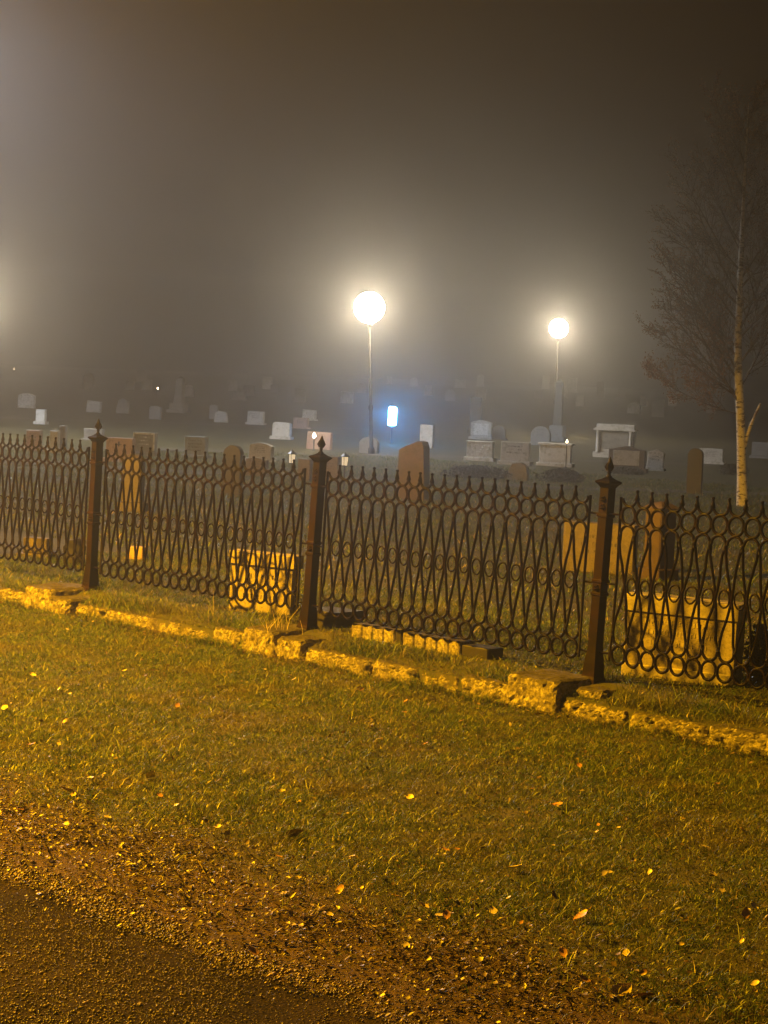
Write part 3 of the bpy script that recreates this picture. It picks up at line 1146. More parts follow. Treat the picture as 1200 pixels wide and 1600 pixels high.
obelisk(857, 883, 592, 690, 'slate', 'tall dark bluish obelisk below the farther lamp', 0.5, 'blue_granite')
obelisk(265, 292, 588, 645, 'grey_granite', 'faint tall leaning pillar in the fog on the left', 3.0)
headstone(733, 751, 620, 678, 'flat', 'slate', 'tall bluish slab rising behind the arched monument', 0, 0, d=.14)

# sill of dressed stones under the middle bay, and dark pieces beside it


def sill(x0, x1, yb, label, m, hgt, nj, depth=.14):
    gA, gB = on_ground(x0, yb), on_ground(x1, yb)
    # follow the fence line just behind the panel
    def s_of(px):
        lo, hi = S3 - 5, S3 + 1
        for _ in range(40):
            mid = (lo + hi) / 2
            X, Y = xy(mid, T_FENCE + .05)
            p = CM.inverted() @ Vector((X, Y, UP))
            if 600 + F * p.x / -p.z < px:
                lo = mid
            else:
                hi = mid
        return lo
    a, b = s_of(x0), s_of(x1)
    X, Y = xy(a, T_FENCE + .05)
    o = thing('stone_sill', label, 'kerb stone', (X, Y, UP), -TH)
    L = (b - a) / nj
    for i in range(nj):
        MB().box(i * L + .003, (i + 1) * L - .003, 0, depth, -.06, hgt + .004 * (i % 2), .006).build('stone', M[m], o)


sill(548, 615, 1000, 'left piece of the bright low stone sill under the middle fence bay', 'kerb_stone', .085, 4)
sill(628, 718, 1010, 'right piece of the bright low stone sill under the middle fence bay', 'kerb_stone', .085, 5)
sill(616, 627, 1004, 'small dark upright stone between the two bright sill pieces', 'dark_granite', .10, 1)
sill(720, 762, 1012, 'dark low stone block right of the bright sill under the fence', 'dark_granite', .07, 1)
headstone(492, 548, 950, 978, 'flat', 'dark_granite', 'dark low slab just right of the middle fence post', -20, 0, d=.3, plinth=False)

# ------------------------------------------------------------------ plants
def shrub(px0, px1, top, base, label, m, n=1400, seed=1, name='shrub', leaf=.035, cat='shrub', squash=.7):
    g = on_ground((px0 + px1) / 2, base)
    sc = g.y / F
    rw, h = (px1 - px0) * sc / 2, (base - top) * sc
    o = thing(name, label, cat, g)
    rng = np.random.default_rng(seed)
    st_ = MB()
    for i in range(9):
        a = rng.uniform(0, TAU); r = rw * rng.uniform(.3, .8)
        st_.tube([(0, 0, -.02), (math.cos(a) * r * .4, math.sin(a) * r * .4, h * .4), (math.cos(a) * r, math.sin(a) * r, h * rng.uniform(.6, .95))], [.012, .008, .003], 4)
    st_.build('stem', M['twig_bark'], o)
    a = rng.uniform(0, TAU, n); u = rng.uniform(0, 1, n) ** .5
    z = rng.uniform(0.02, 1, n)
    rr = rw * u * np.sqrt(np.clip(1 - (z - .35) ** 2 / .45, .05, 1)) * (1 + .25 * np.sin(a * 3 + seed) + .18 * np.sin(a * 7 + z * 9) + .2 * np.sin(a * 13 + z * 5))
    c = np.stack([rr * np.cos(a), rr * np.sin(a) * squash, z * h], 1)
    q = leaf_quads(rng, c, leaf * .6, leaf * 1.3)
    raw = raw_mesh('foliage', q[0], q[1], M[m])
    raw.parent = o
    return o


def leaf_quads(rng, c, lo, hi):
    n = len(c)
    s = rng.uniform(lo, hi, n)[:, None]
    u = rng.normal(size=(n, 3)); u /= np.linalg.norm(u, axis=1)[:, None]
    v = rng.normal(size=(n, 3)); v -= (v * u).sum(1)[:, None] * u; v /= np.linalg.norm(v, axis=1)[:, None]
    co = np.stack([c - u * s, c - v * s * .5, c + u * s, c + v * s * .5], 1).reshape(-1, 3)
    return co, np.arange(4 * n).reshape(n, 4)


shrub(694, 792, 728, 747, 'low dark bush in front of the carved white headstone', 'shrub_leaf', 2600, 2, leaf=.03)
shrub(846, 908, 733, 754, 'low dark bush in front of the white capped headstone', 'shrub_leaf', 2200, 3, leaf=.03)
shrub(955, 1006, 729, 741, 'small dark bush in front of the brown gabled headstone', 'shrub_leaf', 1200, 4, leaf=.03)
shrub(1165, 1205, 975, 1068, 'dark bushy plant right of the big bright headstone behind the fence', 'shrub_leaf', 900, 6, leaf=.022)
shrub(1122, 1166, 725, 742, 'low dark clump of plants at left of the birch foot', 'shrub_leaf', 900, 8, leaf=.025)

# ------------------------------------------------------------------ birch
TY = 31.0
tp = [(1160, 806), (1159, 740), (1158, 690), (1156, 630), (1153, 560), (1155, 480), (1158, 400), (1161, 330), (1165, 250), (1168, 190), (1170, 160)]
TP = [at_depth(x, y, TY) for x, y in tp]
base = Vector((TP[0].x, TP[0].y, gzf(TP[0].x, TP[0].y) - .05))
tree = thing('birch_tree', 'slender bare birch with white bark and ascending brown twigs on the right', 'tree', base)
loc = [p - base for p in TP]
loc[0] = Vector((0, 0, 0))
trad = [.10, .072, .068, .064, .058, .048, .038, .029, .018, .010, .005]


def smooth_path(P, k=4):
    out = []
    for i in range(len(P) - 1):
        p0 = P[max(i - 1, 0)]; p1 = P[i]; p2 = P[i + 1]; p3 = P[min(i + 2, len(P) - 1)]
        for j in range(k):
            t = j / k
            out.append(0.5 * ((2 * p1) + (p2 - p0) * t + (2 * p0 - 5 * p1 + 4 * p2 - p3) * t * t + (3 * p1 - p0 - 3 * p2 + p3) * t ** 3))
    out.append(P[-1])
    return out


tb = MB()
tpath = smooth_path(loc)
trr = [np.interp(i / (len(tpath) - 1) * (len(loc) - 1), range(len(loc)), trad) for i in range(len(tpath))]
tb.tube(tpath, trr, 14)
tb.build('trunk', M['birch_bark'], tree, True)
# short pale fork
f0 = at_depth(1161, 706, TY) - base
fork = [f0, at_depth(1168, 680, TY) - base, at_depth(1177, 655, TY) - base, at_depth(1188, 631, TY) - base]
MB().tube(smooth_path(fork, 3), [.034] * 3 + [.026] * 3 + [.018] * 3 + [.013], 8).build('limb', M['birch_bark'], tree, True)

rt = random.Random(21)
LEAFP = []


def trunk_at(z):
    for i in range(len(tpath) - 1):
        if tpath[i + 1].z >= z:
            return tpath[i].lerp(tpath[i + 1], (z - tpath[i].z) / max(1e-6, tpath[i + 1].z - tpath[i].z)), trr[i]
    return tpath[-1], trr[-1]


def grow(mb, p, d, L, r, level, leafy):
    n = 6 if level < 2 else 4
    pts = [p.copy()]
    q = p.copy(); dd = d.copy()
    for i in range(n):
        k = i / n
        dd = (dd + Vector((rt.gauss(0, .07), rt.gauss(0, .07), .07 * (1 - level * .2)))).normalized()
        if level >= 2:
            dd = (dd + Vector((0, 0, -.03))).normalized()
        q = q + dd * (L / n)
        pts.append(q.copy())
    rad = [max(.0022, r * (1 - .85 * i / n)) for i in range(n + 1)]
    mb.tube(pts, rad, 5 if level == 0 else 3, cap=False)
    if level < 3:
        m = (12, 8, 5)[level]
        for i in range(m):
            k = (i + rt.uniform(.6, 1.3)) / (m + .6)
            k = min(.97, max(.15, k))
            a = pts[int(k * n)].lerp(pts[min(n, int(k * n) + 1)], k * n - int(k * n))
            t = (pts[min(n, int(k * n) + 1)] - pts[int(k * n)]).normalized()
            side = Vector((rt.gauss(0, 1), rt.gauss(0, 1), rt.gauss(0, .7)))
            side = (side - t * side.dot(t)).normalized()
            nd = (t * .85 + side * rt.uniform(.45, .75)).normalized()
            grow(mb, a, nd, L * rt.uniform(.32, .5) * (1 - .45 * k), r * .5, level + 1, leafy)
    elif leafy and rt.random() < leafy:
        LEAFP.append(pts[-1]); LEAFP.append(pts[-2])


def limb(z, az, el, L, r, leafy=0.0):
    p, tr_ = trunk_at(z)
    d = Vector((math.cos(az) * math.cos(el), math.sin(az) * math.cos(el), math.sin(el)))
    b = MB()
    grow(b, p, d, L * 1.12, r, 0, leafy)
    b.build('limb', M['twig_bark'], tree, True)


H = tpath[-1].z
# limbs follow the photo: long ones to the left between mid height and the lower third, ascending
for k in range(34):
    f = .26 + .70 * (k / 33) ** 1.05
    z = f * H
    az = math.pi + rt.gauss(0, .55) if k % 3 != 2 else rt.gauss(0, .7)
    if k % 6 == 3:
        az = rt.uniform(0, TAU)
    L = (1.75 if f < .45 else 1.9 - 1.6 * (f - .45)) * rt.uniform(.75, 1.05)
    if f > .85:
        L = .55
    el = R(37 + 25 * f + rt.gauss(0, 5))
    limb(z, az, el, L, .020 * (1.1 - .6 * f), leafy=(.4 if f < .42 and math.cos(az) < 0 else 0.14))
# low limb drooping left that still carries leaves
limb(.235 * H, math.pi, R(10), 1.35, .012, leafy=.9)
limb(.275 * H, math.pi - .4, R(24), 1.45, .014, leafy=.5)
if LEAFP:
    rng = np.random.default_rng(5)
    c = np.array([[p.x, p.y, p.z] for p in LEAFP])
    c = np.repeat(c, 2, 0) + rng.normal(0, .03, (len(c) * 2, 3))
    q = leaf_quads(rng, c, .010, .022)
    lf = raw_mesh('leaves', q[0], q[1], M['leaf_brown'])
    lf.parent = tree

# ------------------------------------------------------------------ lamps
def globe_mesh(r, n=14, m=8):
    b = MB()
    prof = [(max(.004, r * math.sin(math.pi * i / m)), -r * math.cos(math.pi * i / m)) for i in range(m + 1)]
    b.lathe(prof, n)
    return b


def globe_lamp(px, py, Y, r, power, label, lean=0.0):
    c = at_depth(px, py, Y)
    gy = gzf(c.x, c.y)
    H = c.z - gy
    o = thing('street_lamp', label, 'street lamp', (c.x - H * math.sin(R(lean)), c.y, gy), tilt=(0, R(lean)), group='globe lamps in the cemetery')
    MB().lathe([(.075, -.05), (.075, .12), (.045, .16), (.036, H * .30), (.050, H * .305), (.050, H * .33), (.027, H * .34), (.022, H - r - .05)], 12).build('pole', M['globe_pole'], o, True)
    MB().lathe([(.04, H - r - .07), (.085, H - r - .03), (.085, H - r + .02), (.05, H - r + .03)], 12).build('collar', M['lamp_pole'], o, True)
    L = power / (4 * math.pi ** 2 * r * r)
    gb = globe_mesh(r).build('globe', emit_mat('lamp_glass', GLOBE_COL, L), o, True)
    gb.location = (0, 0, H)
    return o


globe_lamp(577, 480, 45.4, .34, P_GLOBE, 'nearer lit white globe lamp on a thin pole above the middle fence bay', -3.2)
globe_lamp(873, 513, 68.0, .31, P_GLOBE_FAR, 'farther lit globe lamp on a thin pole between the nearer lamp and the birch')
globe_lamp(-42, 468, 47.0, .28, P_GLOBE_LEFT, 'lit globe lamp just outside the left edge of the photo')


def mast(pos, power, col, label, aim, arm, name='street_lamp', grp=None):
    x, y, h = pos
    gy = gzf(x, y)
    ax = Vector(arm)
    o = thing(name, label, 'street lamp', (x - ax.x, y - ax.y, gy), group=grp)
    Hh = h - gy
    MB().tube([(0, 0, -.1), (0, 0, 1.0), (0, 0, 1.05), (0, 0, Hh - .5), (ax.x * .25, ax.y * .25, Hh + .05), (ax.x * .9, ax.y * .9, Hh + .16)],
              [.09, .09, .065, .05, .04, .035], 12).build('pole', M['lamp_pole'], o, True)
    hd = MB().lathe([(.30, 0.02), (.31, .05), (.26, .12), (.12, .20), (.04, .22)], 16)
    hd = hd.build('lamp_head', M['lamp_pole'], o, True)
    hd.location = (ax.x, ax.y, Hh)
    ld = bpy.data.lights.new(name + '_light', 'SPOT')
    ld.energy = power
    ld.color = col
    ld.spot_size = R(169)
    ld.spot_blend = .25
    ld.shadow_soft_size = .17
    lo = bpy.data.objects.new('bulb', ld)
    COL.objects.link(lo)
    lo.parent = o
    lo.location = (ax.x, ax.y, Hh - .10)
    return o


mast(SODIUM_POS, P_SODIUM, SODIUM_COL, 'tall sodium street lamp beside the road, outside the photo on the left', None, (1.2, .3, 0))
mp = at_depth(-330, -60, 44.0)
mast((mp.x, mp.y, mp.z), P_MAST, MAST_COL, 'tall white path lamp outside the photo on the upper left', None, (.5, -.5, 0), name='path_lamp')

# glowing blue-white light box
g = on_ground(611, 694)
c = at_depth(611, 650, g.y)
o = thing('light_box', 'small glowing blue-white light on a short post right of the nearer lamp pole', 'light', g)
hz = c.z - g.z
MB().tube([(0, 0, -.04), (0, 0, hz - .24)], .02, 8).build('stand', M['black_metal'], o)
bl = MB().prism([(-.105, -.22), (-.09, -.24), (.09, -.24), (.105, -.22), (.115, .18), (.09, .23), (-.07, .24), (-.095, .2)], -.06, .06, .01).build('screen', emit_mat('blue_light', (0.08, 0.45, 1.0), 170.0), o)
bl.location = (0, 0, hz)


# candle lamps
def candle(px, py, dist_base, label, power, r=.03):
    g = on_ground(px, dist_base)
    c = at_depth(px, py, g.y)
    o = thing('grave_candle', label, 'candle', (g.x, g.y, g.z), group='grave candles burning among the stones')
    h = c.z - g.z
    MB().lathe([(r * 1.3, -.03), (r * 1.3, .015), (r * .5, .03), (r * .4, max(.04, h - r * 1.6)), (r * 1.1, max(.05, h - r * 1.4))], 8).build('holder', M['black_metal'], o, True)
    f = MB().lathe([(.004, -r * 1.2), (r * .8, -r * .8), (r, 0), (r * .6, r * .9), (.004, r * 1.8)], 8).build('flame', emit_mat('flame', (1, .68, .38), power / (4 * math.pi ** 2 * r * r)), o, True)
    f.location = (0, 0, h)


candle(22, 577, 588, 'tiny far white candle light at the left edge above the graves', 2.2, .03)
candle(246, 607, 619, 'tiny far candle light left of the tall leaning pillar', 2.2, .03)
candle(490, 681, 704, 'bright grave candle in front of the pink headstone', 9.0, .035)
candle(884, 690, 731, 'small pale candle at the right corner of the white capped headstone', 0.6, .02)


def lantern(px, top, bot, Y, label):
    a = at_depth(px, top, Y); b = at_depth(px, bot, Y)
    g = gzf(a.x, a.y)
    o = thing('grave_lantern', label, 'lantern', (a.x, a.y, g), R(30), group='small grave lanterns on posts')
    h = a.z - b.z
    zb = b.z - g
    MB().tube([(0, 0, -.05), (0, 0, zb)], .014, 8).build('post', M['black_metal'], o)
    w = h * .22
    MB().lathe([(w * .9, zb), (w * 1.0, zb + .012), (w * .7, zb + .016)], 4, sq=R(45)).build('base', M['black_metal'], o)
    gm = emit_mat('lantern_glass', (1, .86, .6), 0.55)  # faint glow added to the panes, standing in for lamp light they reflect
    for i in range(4):
        t = MB().prism([(-w * .42, zb + .018), (w * .42, zb + .018), (w * .60, zb + h * .64), (-w * .60, zb + h * .64)], -.003, .003)
        p = t.build('pane', gm, o)
        p.rotation_euler = (0, 0, math.pi / 2 * i)
        aa = math.pi / 2 * i
        p.location = (math.sin(aa) * w * .72, -math.cos(aa) * w * .72, 0)
    fr = MB()
    for i in range(4):
        aa = R(45) + math.pi / 2 * i
        fr.tube([(math.cos(aa) * w * .85, math.sin(aa) * w * .85, zb + .01), (math.cos(aa) * w * 1.15, math.sin(aa) * w * 1.15, zb + h * .66)], .006, 4)
    fr.build('frame', M['black_metal'], o)
    MB().lathe([(w * 1.55, zb + h * .66), (w * 1.5, zb + h * .70), (w * .6, zb + h * .86), (w * .25, zb + h * .90), (w * .25, zb + h * .94), (.004, zb + h)], 4, sq=R(45)).build('roof', M['black_metal'], o)


lantern(457, 702, 725, 33.0, 'left of two small lanterns, standing left of the middle fence post')
lantern(539.5, 706, 729, 31.0, 'right of two small lanterns, standing right of the middle fence post')

# ------------------------------------------------------------------ grass
def grass(name, n, t0, t1, s0, s1, hmin, hmax, wid, label, seed, dens=None):
    rng = np.random.default_rng(seed)
    s = rng.uniform(s0, s1, n); t = rng.uniform(t0, t1, n)
    x, y = s * DX + t * NX, s * DY + t * NY
    # keep what the photo (and a step to either side) can see
    keep = (np.abs(x - 0) < 0.205 * y + 0.9) & (y > 4.6)
    # patchy growth
    pat = wav(x, y, 3.1, k=1) * .5 + wav(x, y, 11, k=8) * .5
    keep &= rng.uniform(0, 1, n) < np.clip(.86 + .25 * pat, .35, 1)
    if dens is not None:
        keep &= rng.uniform(0, 1, n) < dens(s, t, x, y)
    for b in BL:
        keep &= ~((s > b[0] - .01) & (s < b[1] + .01) & (t > b[2] - .01) & (t < b[3] + .01))
    s, t, x, y, pat = s[keep], t[keep], x[keep], y[keep], pat[keep]
    n = len(x)
    clump = wav(x, y, 38, k=4) + .7 * wav(x, y, 80, k=13)
    pat = pat + .55 * clump
    z = gz(x, y) - .004
    a = rng.uniform(0, TAU, n)
    h = rng.uniform(hmin, hmax, n) * np.clip(1 + .42 * pat, .3, 2.2)
    h *= np.where(rng.uniform(0, 1, n) < .06 + .05 * pat, rng.uniform(1.6, 2.6, n), 1)
    lean = rng.uniform(.3, 1.9, n) * h
    la = 3.0 * wav(x, y, 14, k=10) + rng.normal(0, 1.8, n)
    wd = wid * rng.uniform(.6, 1.3, n)
    px, py = np.cos(a + math.pi / 2) * wd / 2, np.sin(a + math.pi / 2) * wd / 2
    lx, ly = np.cos(la) * lean, np.sin(la) * lean
    v0 = np.stack([x - px, y - py, z], 1); v1 = np.stack([x + px, y + py, z], 1)
    v2 = np.stack([x + px * .8 + lx * .4, y + py * .8 + ly * .4, z + h * .62], 1)
    v3 = np.stack([x - px * .8 + lx * .4, y - py * .8 + ly * .4, z + h * .62], 1)
    v4 = np.stack([x + lx, y + ly, z + h * .92], 1)
    co = np.stack([v0, v1, v2, v3, v4], 1).reshape(-1, 3)
    i = np.arange(n) * 5
    tri = np.concatenate([np.stack([i, i + 1, i + 2], 1), np.stack([i, i + 2, i + 3], 1), np.stack([i + 3, i + 2, i + 4], 1)])
    vary = np.clip(rng.beta(1.5, 2.1, n) + .11 * pat, 0, 1)
    vary = np.where(rng.uniform(0, 1, n) < .06, rng.uniform(.85, 1, n), vary)
    o = raw_mesh(name, co, tri, M['grass'], False, np.repeat(vary, 5))
    return tag(o, label, 'grass', kind='stuff')


def edge_dens(s, t, x, y):
    e = 4.56 + .24 * wav(s, t, 2.4, k=6)
    return np.clip((t - e) / .55, 0, 1) ** 1.5 * .93 + .07 * (t > 4.3)


grass('lawn_grass', 1100000, 4.2, 8.62, -15.5, 0.8, .010, .026, .0032, 'short yellow-green autumn grass of the lawn before the wall', 1, edge_dens)
grass('fence_grass', 200000, 8.68, 11.2, -15.5, 1.5, .012, .036, .0042, 'darker grass along the foot of the iron fence', 2)
grass('cemetery_grass', 330000, 11.2, 30, -34, 4, .02, .05, .009, 'sparse grass between the nearest graves behind the fence', 3)

grass('wall_grass', 90000, 8.44, 8.80, -15.5, 1.2, .025, .070, .0036, 'longer grass growing at the foot and over the top of the stone wall', 4,
      lambda s, t, x, y: np.clip(.35 + .9 * wav(s, t * 2, 5.5, k=11), .02, 1) * np.where((t > 8.52) & (t < 8.63), .25, 1))
# tufts and dead stalks against the wall
rng = np.random.default_rng(31)


def bits(name, n, gen, size, m, label, cat, seed, flat=.25, skew=1.0):
    rng = np.random.default_rng(seed)
    s, t = gen(rng, n)
    x, y = s * DX + t * NX, s * DY + t * NY
    keep = (np.abs(x) < .205 * y + .7) & (y > 4.6)
    keep &= rng.uniform(0, 1, len(x)) < np.clip(.75 + .7 * wav(x, y, 4.5, k=seed), .12, 1)
    x, y = x[keep], y[keep]
    n = len(x)
    sz = size[0] * (size[1] / size[0]) ** (rng.uniform(0, 1, n) ** (skew * 1.25))
    z = gz(x, y) + sz * .22 + .004 + .013 * ((x * NX + y * NY) > 4.95) + .009 * np.clip((4.15 - (x * NX + y * NY)) / .1, 0, 1)
    return x, y, z, sz, n, rng


def litter(name, n, gen, size, label, seed):
    x, y, z, sz, n, rng = bits(name, n, gen, size, None, label, None, seed, skew=2.0)
    a = rng.uniform(0, TAU, n)
    tx, ty = rng.normal(0, .35, n), rng.normal(0, .35, n)
    ca, sa = np.cos(a), np.sin(a)
    w_ = sz * rng.uniform(.25, .7, n)

    def P(u, v, k):
        X = x + (ca * u * sz - sa * v * w_)
        Y = y + (sa * u * sz + ca * v * w_)
        return np.stack([X, Y, z + k * sz + tx * u * sz + ty * v * w_], 1)
    co = np.stack([P(-1, 0, .1), P(-.1, -1, .25), P(1, 0, .1), P(.1, 1, .25), P(0, 0, -.02)], 1).reshape(-1, 3)
    i = np.arange(n) * 5
    tri = np.concatenate([np.stack([i + a_, i + b_2, i + 4], 1) for a_, b_2 in ((0, 1), (1, 2), (2, 3), (3, 0))])
    vary = rng.beta(1.6, 2.4, n)
    return tag(raw_mesh(name, co, tri, M['litter'], False, np.repeat(vary, 5)), label, 'leaf litter', kind='stuff')


def pebbles(name, n, gen, size, label, seed):
    x, y, z, sz, n, rng = bits(name, n, gen, size, None, label, None, seed, skew=1.8)
    dirs = np.array([(1, 0, 0), (.3, .95, 0), (-.8, .6, 0), (-.8, -.6, 0), (.3, -.95, 0), (0.1, 0.1, .75), (.1, 0, -.6)])
    co = dirs[None] * sz[:, None, None] * rng.uniform(.6, 1.2, (n, 7, 1))
    a = rng.uniform(0, TAU, n)
    X = co[..., 0] * np.cos(a)[:, None] - co[..., 1] * np.sin(a)[:, None] * .8
    Y = co[..., 0] * np.sin(a)[:, None] + co[..., 1] * np.cos(a)[:, None] * .8
    co = np.stack([X + x[:, None], Y + y[:, None], co[..., 2] + z[:, None]], -1).reshape(-1, 3)
    i = np.arange(n) * 7
    fs = []
    for k in range(5):
        l = (k + 1) % 5
        fs.append(np.stack([i + k, i + l, i + 5], 1)); fs.append(np.stack([i + l, i + k, i + 6], 1))
    vary = rng.beta(1.1, 1.8, n)
    return tag(raw_mesh(name, co, np.concatenate(fs), M['pebbles'], False, np.repeat(vary, 7)), label, 'gravel', kind='stuff')


def g_band(tc, sd, lo=-12.5, hi=0.2):
    def f(rng, n):
        s = rng.uniform(lo, hi, n)
        return s, tc + .05 * wav(s, s * .3, 3.0, k=2) + rng.normal(0, sd, n)
    return f


def g_uni(t0, t1, lo=-14, hi=.8):
    return lambda rng, n: (rng.uniform(lo, hi, n), rng.uniform(t0, t1, n))


pebbles('gravel', 17000, g_band(4.12, .07, -9, -2), (.0022, .012), 'loose pale gravel piled along the road edge', 1)
pebbles('gravel', 100000, g_uni(2.4, 4.12, -8.6, -2.4), (.0024, .0068), 'fine grit scattered over the dark road', 2)
pebbles('gravel', 12000, g_band(3.15, .22, -8.6, -2.4), (.003, .011), 'loose gravel on the road in the near left corner', 3)
pebbles('gravel', 14000, g_uni(4.2, 5.0, -9.5, -2), (.0022, .008), 'small stones in the bare earth of the verge', 4)
litter('leaf_litter', 70000, g_band(4.58, .24, -9.5, -2), (.003, .015), 'dead leaf scraps and chaff on the bare verge', 5)
litter('leaf_litter', 5000, g_band(4.14, .08), (.004, .014), 'dead leaves caught in the gravel along the road edge', 8)
litter('leaf_litter', 26000, g_uni(4.9, 8.5), (.004, .014), 'scraps of dead leaf scattered in the lawn grass', 6)
litter('leaf_litter', 6500, g_band(8.50, .05, -16, 1.2), (.005, .016), 'dead leaves gathered along the foot of the stone wall', 7)

# ------------------------------------------------------------------ single fallen leaves
def leaf_mesh(seed, m):
    rr = random.Random(seed)
    b = MB()
    n = 7
    cur = rr.uniform(.25, .7)
    vs = []
    for i in range(n):
        u = i / (n - 1)
        w = .42 * math.sin(math.pi * min(1, u * .92 + .06)) ** .8 * (1 - .35 * u)
        z = cur * .35 * (u - .5) ** 2 * 4 * .3
        jag = rr.uniform(.86, 1.08)
        vs += [(u - .5, -w * jag, z + .16 * cur), (u - .5, 0, z), (u - .5, w * jag, z + .14 * cur + rr.uniform(0, .05))]
    fs = []
    for i in range(n - 1):
        for k in (0, 1):
            fs.append((i * 3 + k, (i + 1) * 3 + k, (i + 1) * 3 + k + 1, i * 3 + k + 1))
    b.add(vs, fs)
    b.tube([(-.5, 0, .03), (-.68, .03, .02), (-.85, .02, .06)], [.018, .014, .012], 4)
    me = bpy.data.meshes.new('fallen_leaf')
    me.from_pydata(b.v, [], b.f)
    me.polygons.foreach_set('use_smooth', [True] * len(me.polygons))
    me.materials.append(M[m])
    return me


LM = {k: [leaf_mesh(i * 7 + j, k) for j in range(3)] for i, k in enumerate(('leaf_yellow', 'leaf_orange', 'leaf_tan', 'leaf_brown'))}
LL = [
    (317, 1362, 'leaf_yellow', .075, 'large bright yellow leaf on the verge near a tuft, left of centre'),
    (971, 1554, 'leaf_yellow', .085, 'big bright yellow leaf at the lower right edge of the lawn'),
    (581, 1142, 'leaf_orange', .060, 'single peach-coloured leaf in the middle of the lawn below the wall'),
    (907, 1441, 'leaf_orange', .065, 'upright orange-brown leaf standing in the lower right grass'),
    (870, 1265, 'leaf_orange', .050, 'small peach leaf in the right half of the lawn'),
    (461, 1312, 'leaf_brown', .070, 'curled brown leaf standing in the grass at centre'),
    (105, 1243, 'leaf_orange', .060, 'orange leaf at the left edge of the lawn near the verge'),
    (235, 1220, 'leaf_yellow', .065, 'yellow leaf pale against the left lawn'),
    (660, 1427, 'leaf_yellow', .060, 'yellow leaf at the lawn edge near the centre of the verge'),
    (803, 1365, 'leaf_yellow', .060, 'yellow leaf in the lawn right of centre'),
    (1010, 1560, 'leaf_orange', .060, 'orange leaf right of the big bright yellow one'),
]
MORE = [(238, 1053), (262, 1046), (291, 1057), (342, 1080), (368, 1043), (50, 1060), (118, 1016), (117, 1051), (563, 1082), (634, 1101), (632, 1119), (665, 1169), (475, 1125),
        (720, 1133), (437, 1091), (214, 1159), (277, 1108), (49, 1170), (8, 1112), (102, 1133), (200, 1227), (315, 1213), (141, 1223), (249, 1250), (32, 1268), (167, 1280),
        (355, 1310), (341, 1300), (434, 1347), (404, 1363), (551, 1348), (497, 1385), (695, 1336), (714, 1335), (640, 1253), (748, 1253), (770, 1433), (795, 1412), (685, 1440),
        (697, 1440), (864, 1409), (942, 1468), (974, 1469), (973, 1366), (1015, 1372), (1114, 1375), (1128, 1400), (1120, 1232), (1026, 1298), (1028, 1316), (1160, 1306),
        (1100, 1331), (1165, 1436), (1196, 1448), (1063, 1486), (1075, 1514), (1122, 1568), (1179, 1547), (1178, 1560), (1055, 1570), (935, 1554), (914, 1535), (978, 1500),
        (830, 1240), (905, 1204), (1072, 1130), (838, 1122), (803, 1180), (790, 1310), (620, 1410), (530, 1395), (300, 1333), (80, 1347), (560, 1430), (1190, 1195), (60, 1400),
        (150, 1390), (395, 1490), (710, 1500), (1005, 1530), (30, 1300), (380, 1420), (800, 1480), (880, 1500)]
rl = random.Random(9)
for (px, py) in MORE:
    g = on_ground(px, py)
    s, t = st(g.x, g.y)
    k = rl.choice(['leaf_yellow', 'leaf_orange', 'leaf_tan', 'leaf_orange', 'leaf_tan', 'leaf_brown'])
    where = 'on the bare verge' if t < 4.85 else 'in the lawn grass'
    LL.append((px, py, k, rl.uniform(.028, .048), None, {'leaf_yellow': 'small yellow', 'leaf_orange': 'small orange', 'leaf_tan': 'small pale tan', 'leaf_brown': 'small brown'}[k] + ' fallen leaf lying ' + where))
rj = random.Random(77)
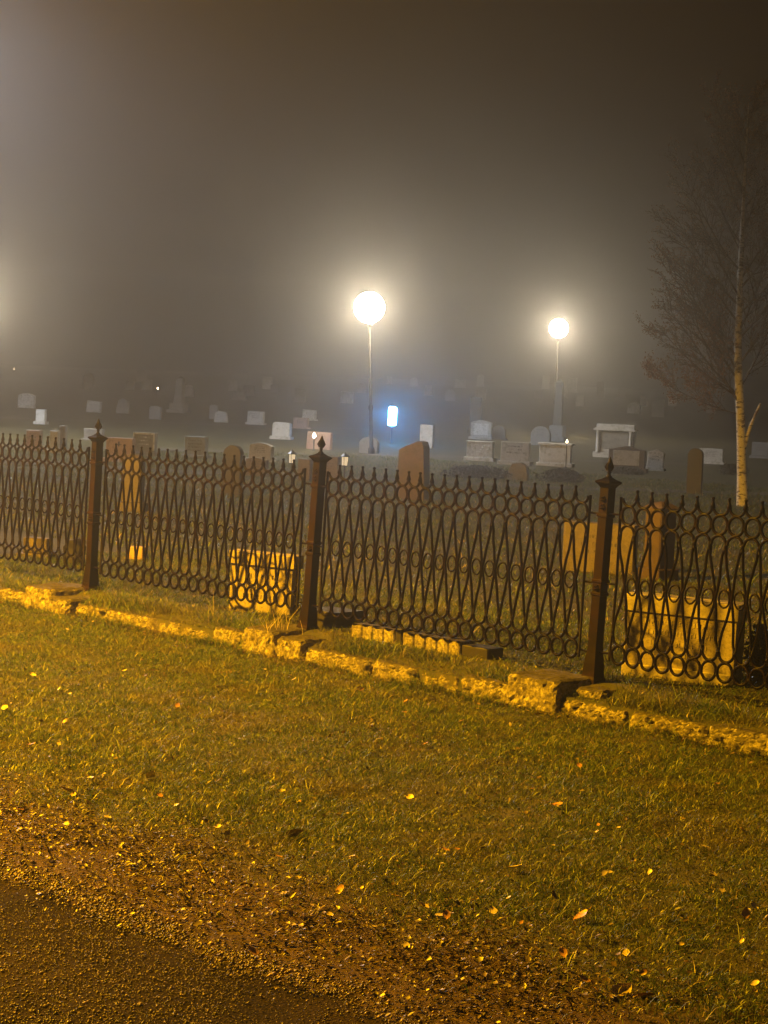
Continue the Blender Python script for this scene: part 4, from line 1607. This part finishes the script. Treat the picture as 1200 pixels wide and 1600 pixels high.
while len(LL) < 175:
    px, py = rj.uniform(0, 1200), rj.uniform(960, 1590)
    g = on_ground(px, py)
    s, t = st(g.x, g.y)
    if not (4.3 < t < 8.45):
        continue
    k = rj.choice(['leaf_yellow', 'leaf_orange', 'leaf_tan', 'leaf_tan', 'leaf_yellow'])
    where = 'on the bare verge' if t < 4.85 else 'in the lawn grass'
    LL.append((px, py, k, rj.uniform(.018, .036), None, {'leaf_yellow': 'small yellow', 'leaf_orange': 'small orange', 'leaf_tan': 'small pale tan', 'leaf_brown': 'small brown'}[k] + ' fallen leaf lying ' + where))
for L in LL:
    px, py, k, sz = L[:4]
    g = on_ground(px, py)
    s, t = st(g.x, g.y)
    ob = bpy.data.objects.new('fallen_leaf', rl.choice(LM[k]))
    COL.objects.link(ob)
    ob.scale = (sz, sz, sz)
    ob.location = (g.x, g.y, g.z + (.008 if t < 4.9 else .022))
    ob.rotation_euler = (rl.gauss(0, .45), rl.gauss(0, .45), rl.uniform(0, TAU))
    if L[4]:
        tag(ob, L[4], 'leaf')
    else:
        tag(ob, L[5], 'leaf', 'fallen leaves, ' + L[5])

# dry stalks over the wall
for (px, py, label) in ((427, 1000, 'clump of dry upright stalks left of the middle post block'),):
    g = on_ground(px, py)
    b = MB()
    for i in range(16):
        a = rl.uniform(0, TAU); h = rl.uniform(.10, .24)
        x0, y0 = rl.gauss(0, .06), rl.gauss(0, .04)
        b.tube([(x0, y0, -.01), (x0 + math.cos(a) * h * .15, y0 + math.sin(a) * h * .15, h * .6), (x0 + math.cos(a) * h * .5, y0 + math.sin(a) * h * .5, h)], [.002, .0016, .0008], 3)
    ob = b.build('dry_grass_tuft', M['leaf_tan'])
    ob.location = g
    tag(ob, label, 'grass tuft')

# ------------------------------------------------------------------ fog
hz = MB().box(-170, 175, -40, 250, -1.3, 13.0).build('haze', M['ground'])
hm = bpy.data.materials.new('haze')
hm.use_nodes = True
t = hm.node_tree
t.nodes.clear()
pv = t.nodes.new('ShaderNodeVolumePrincipled')
pv.inputs['Color'].default_value = (.88, .91, .98, 1)
pv.inputs['Density'].default_value = HAZE_DENSITY
pv.inputs['Anisotropy'].default_value = HAZE_G
mo = t.nodes.new('ShaderNodeOutputMaterial')
t.links.new(pv.outputs[0], mo.inputs['Volume'])
hz.data.materials.clear()
hz.data.materials.append(hm)
tag(hz, kind='stuff')
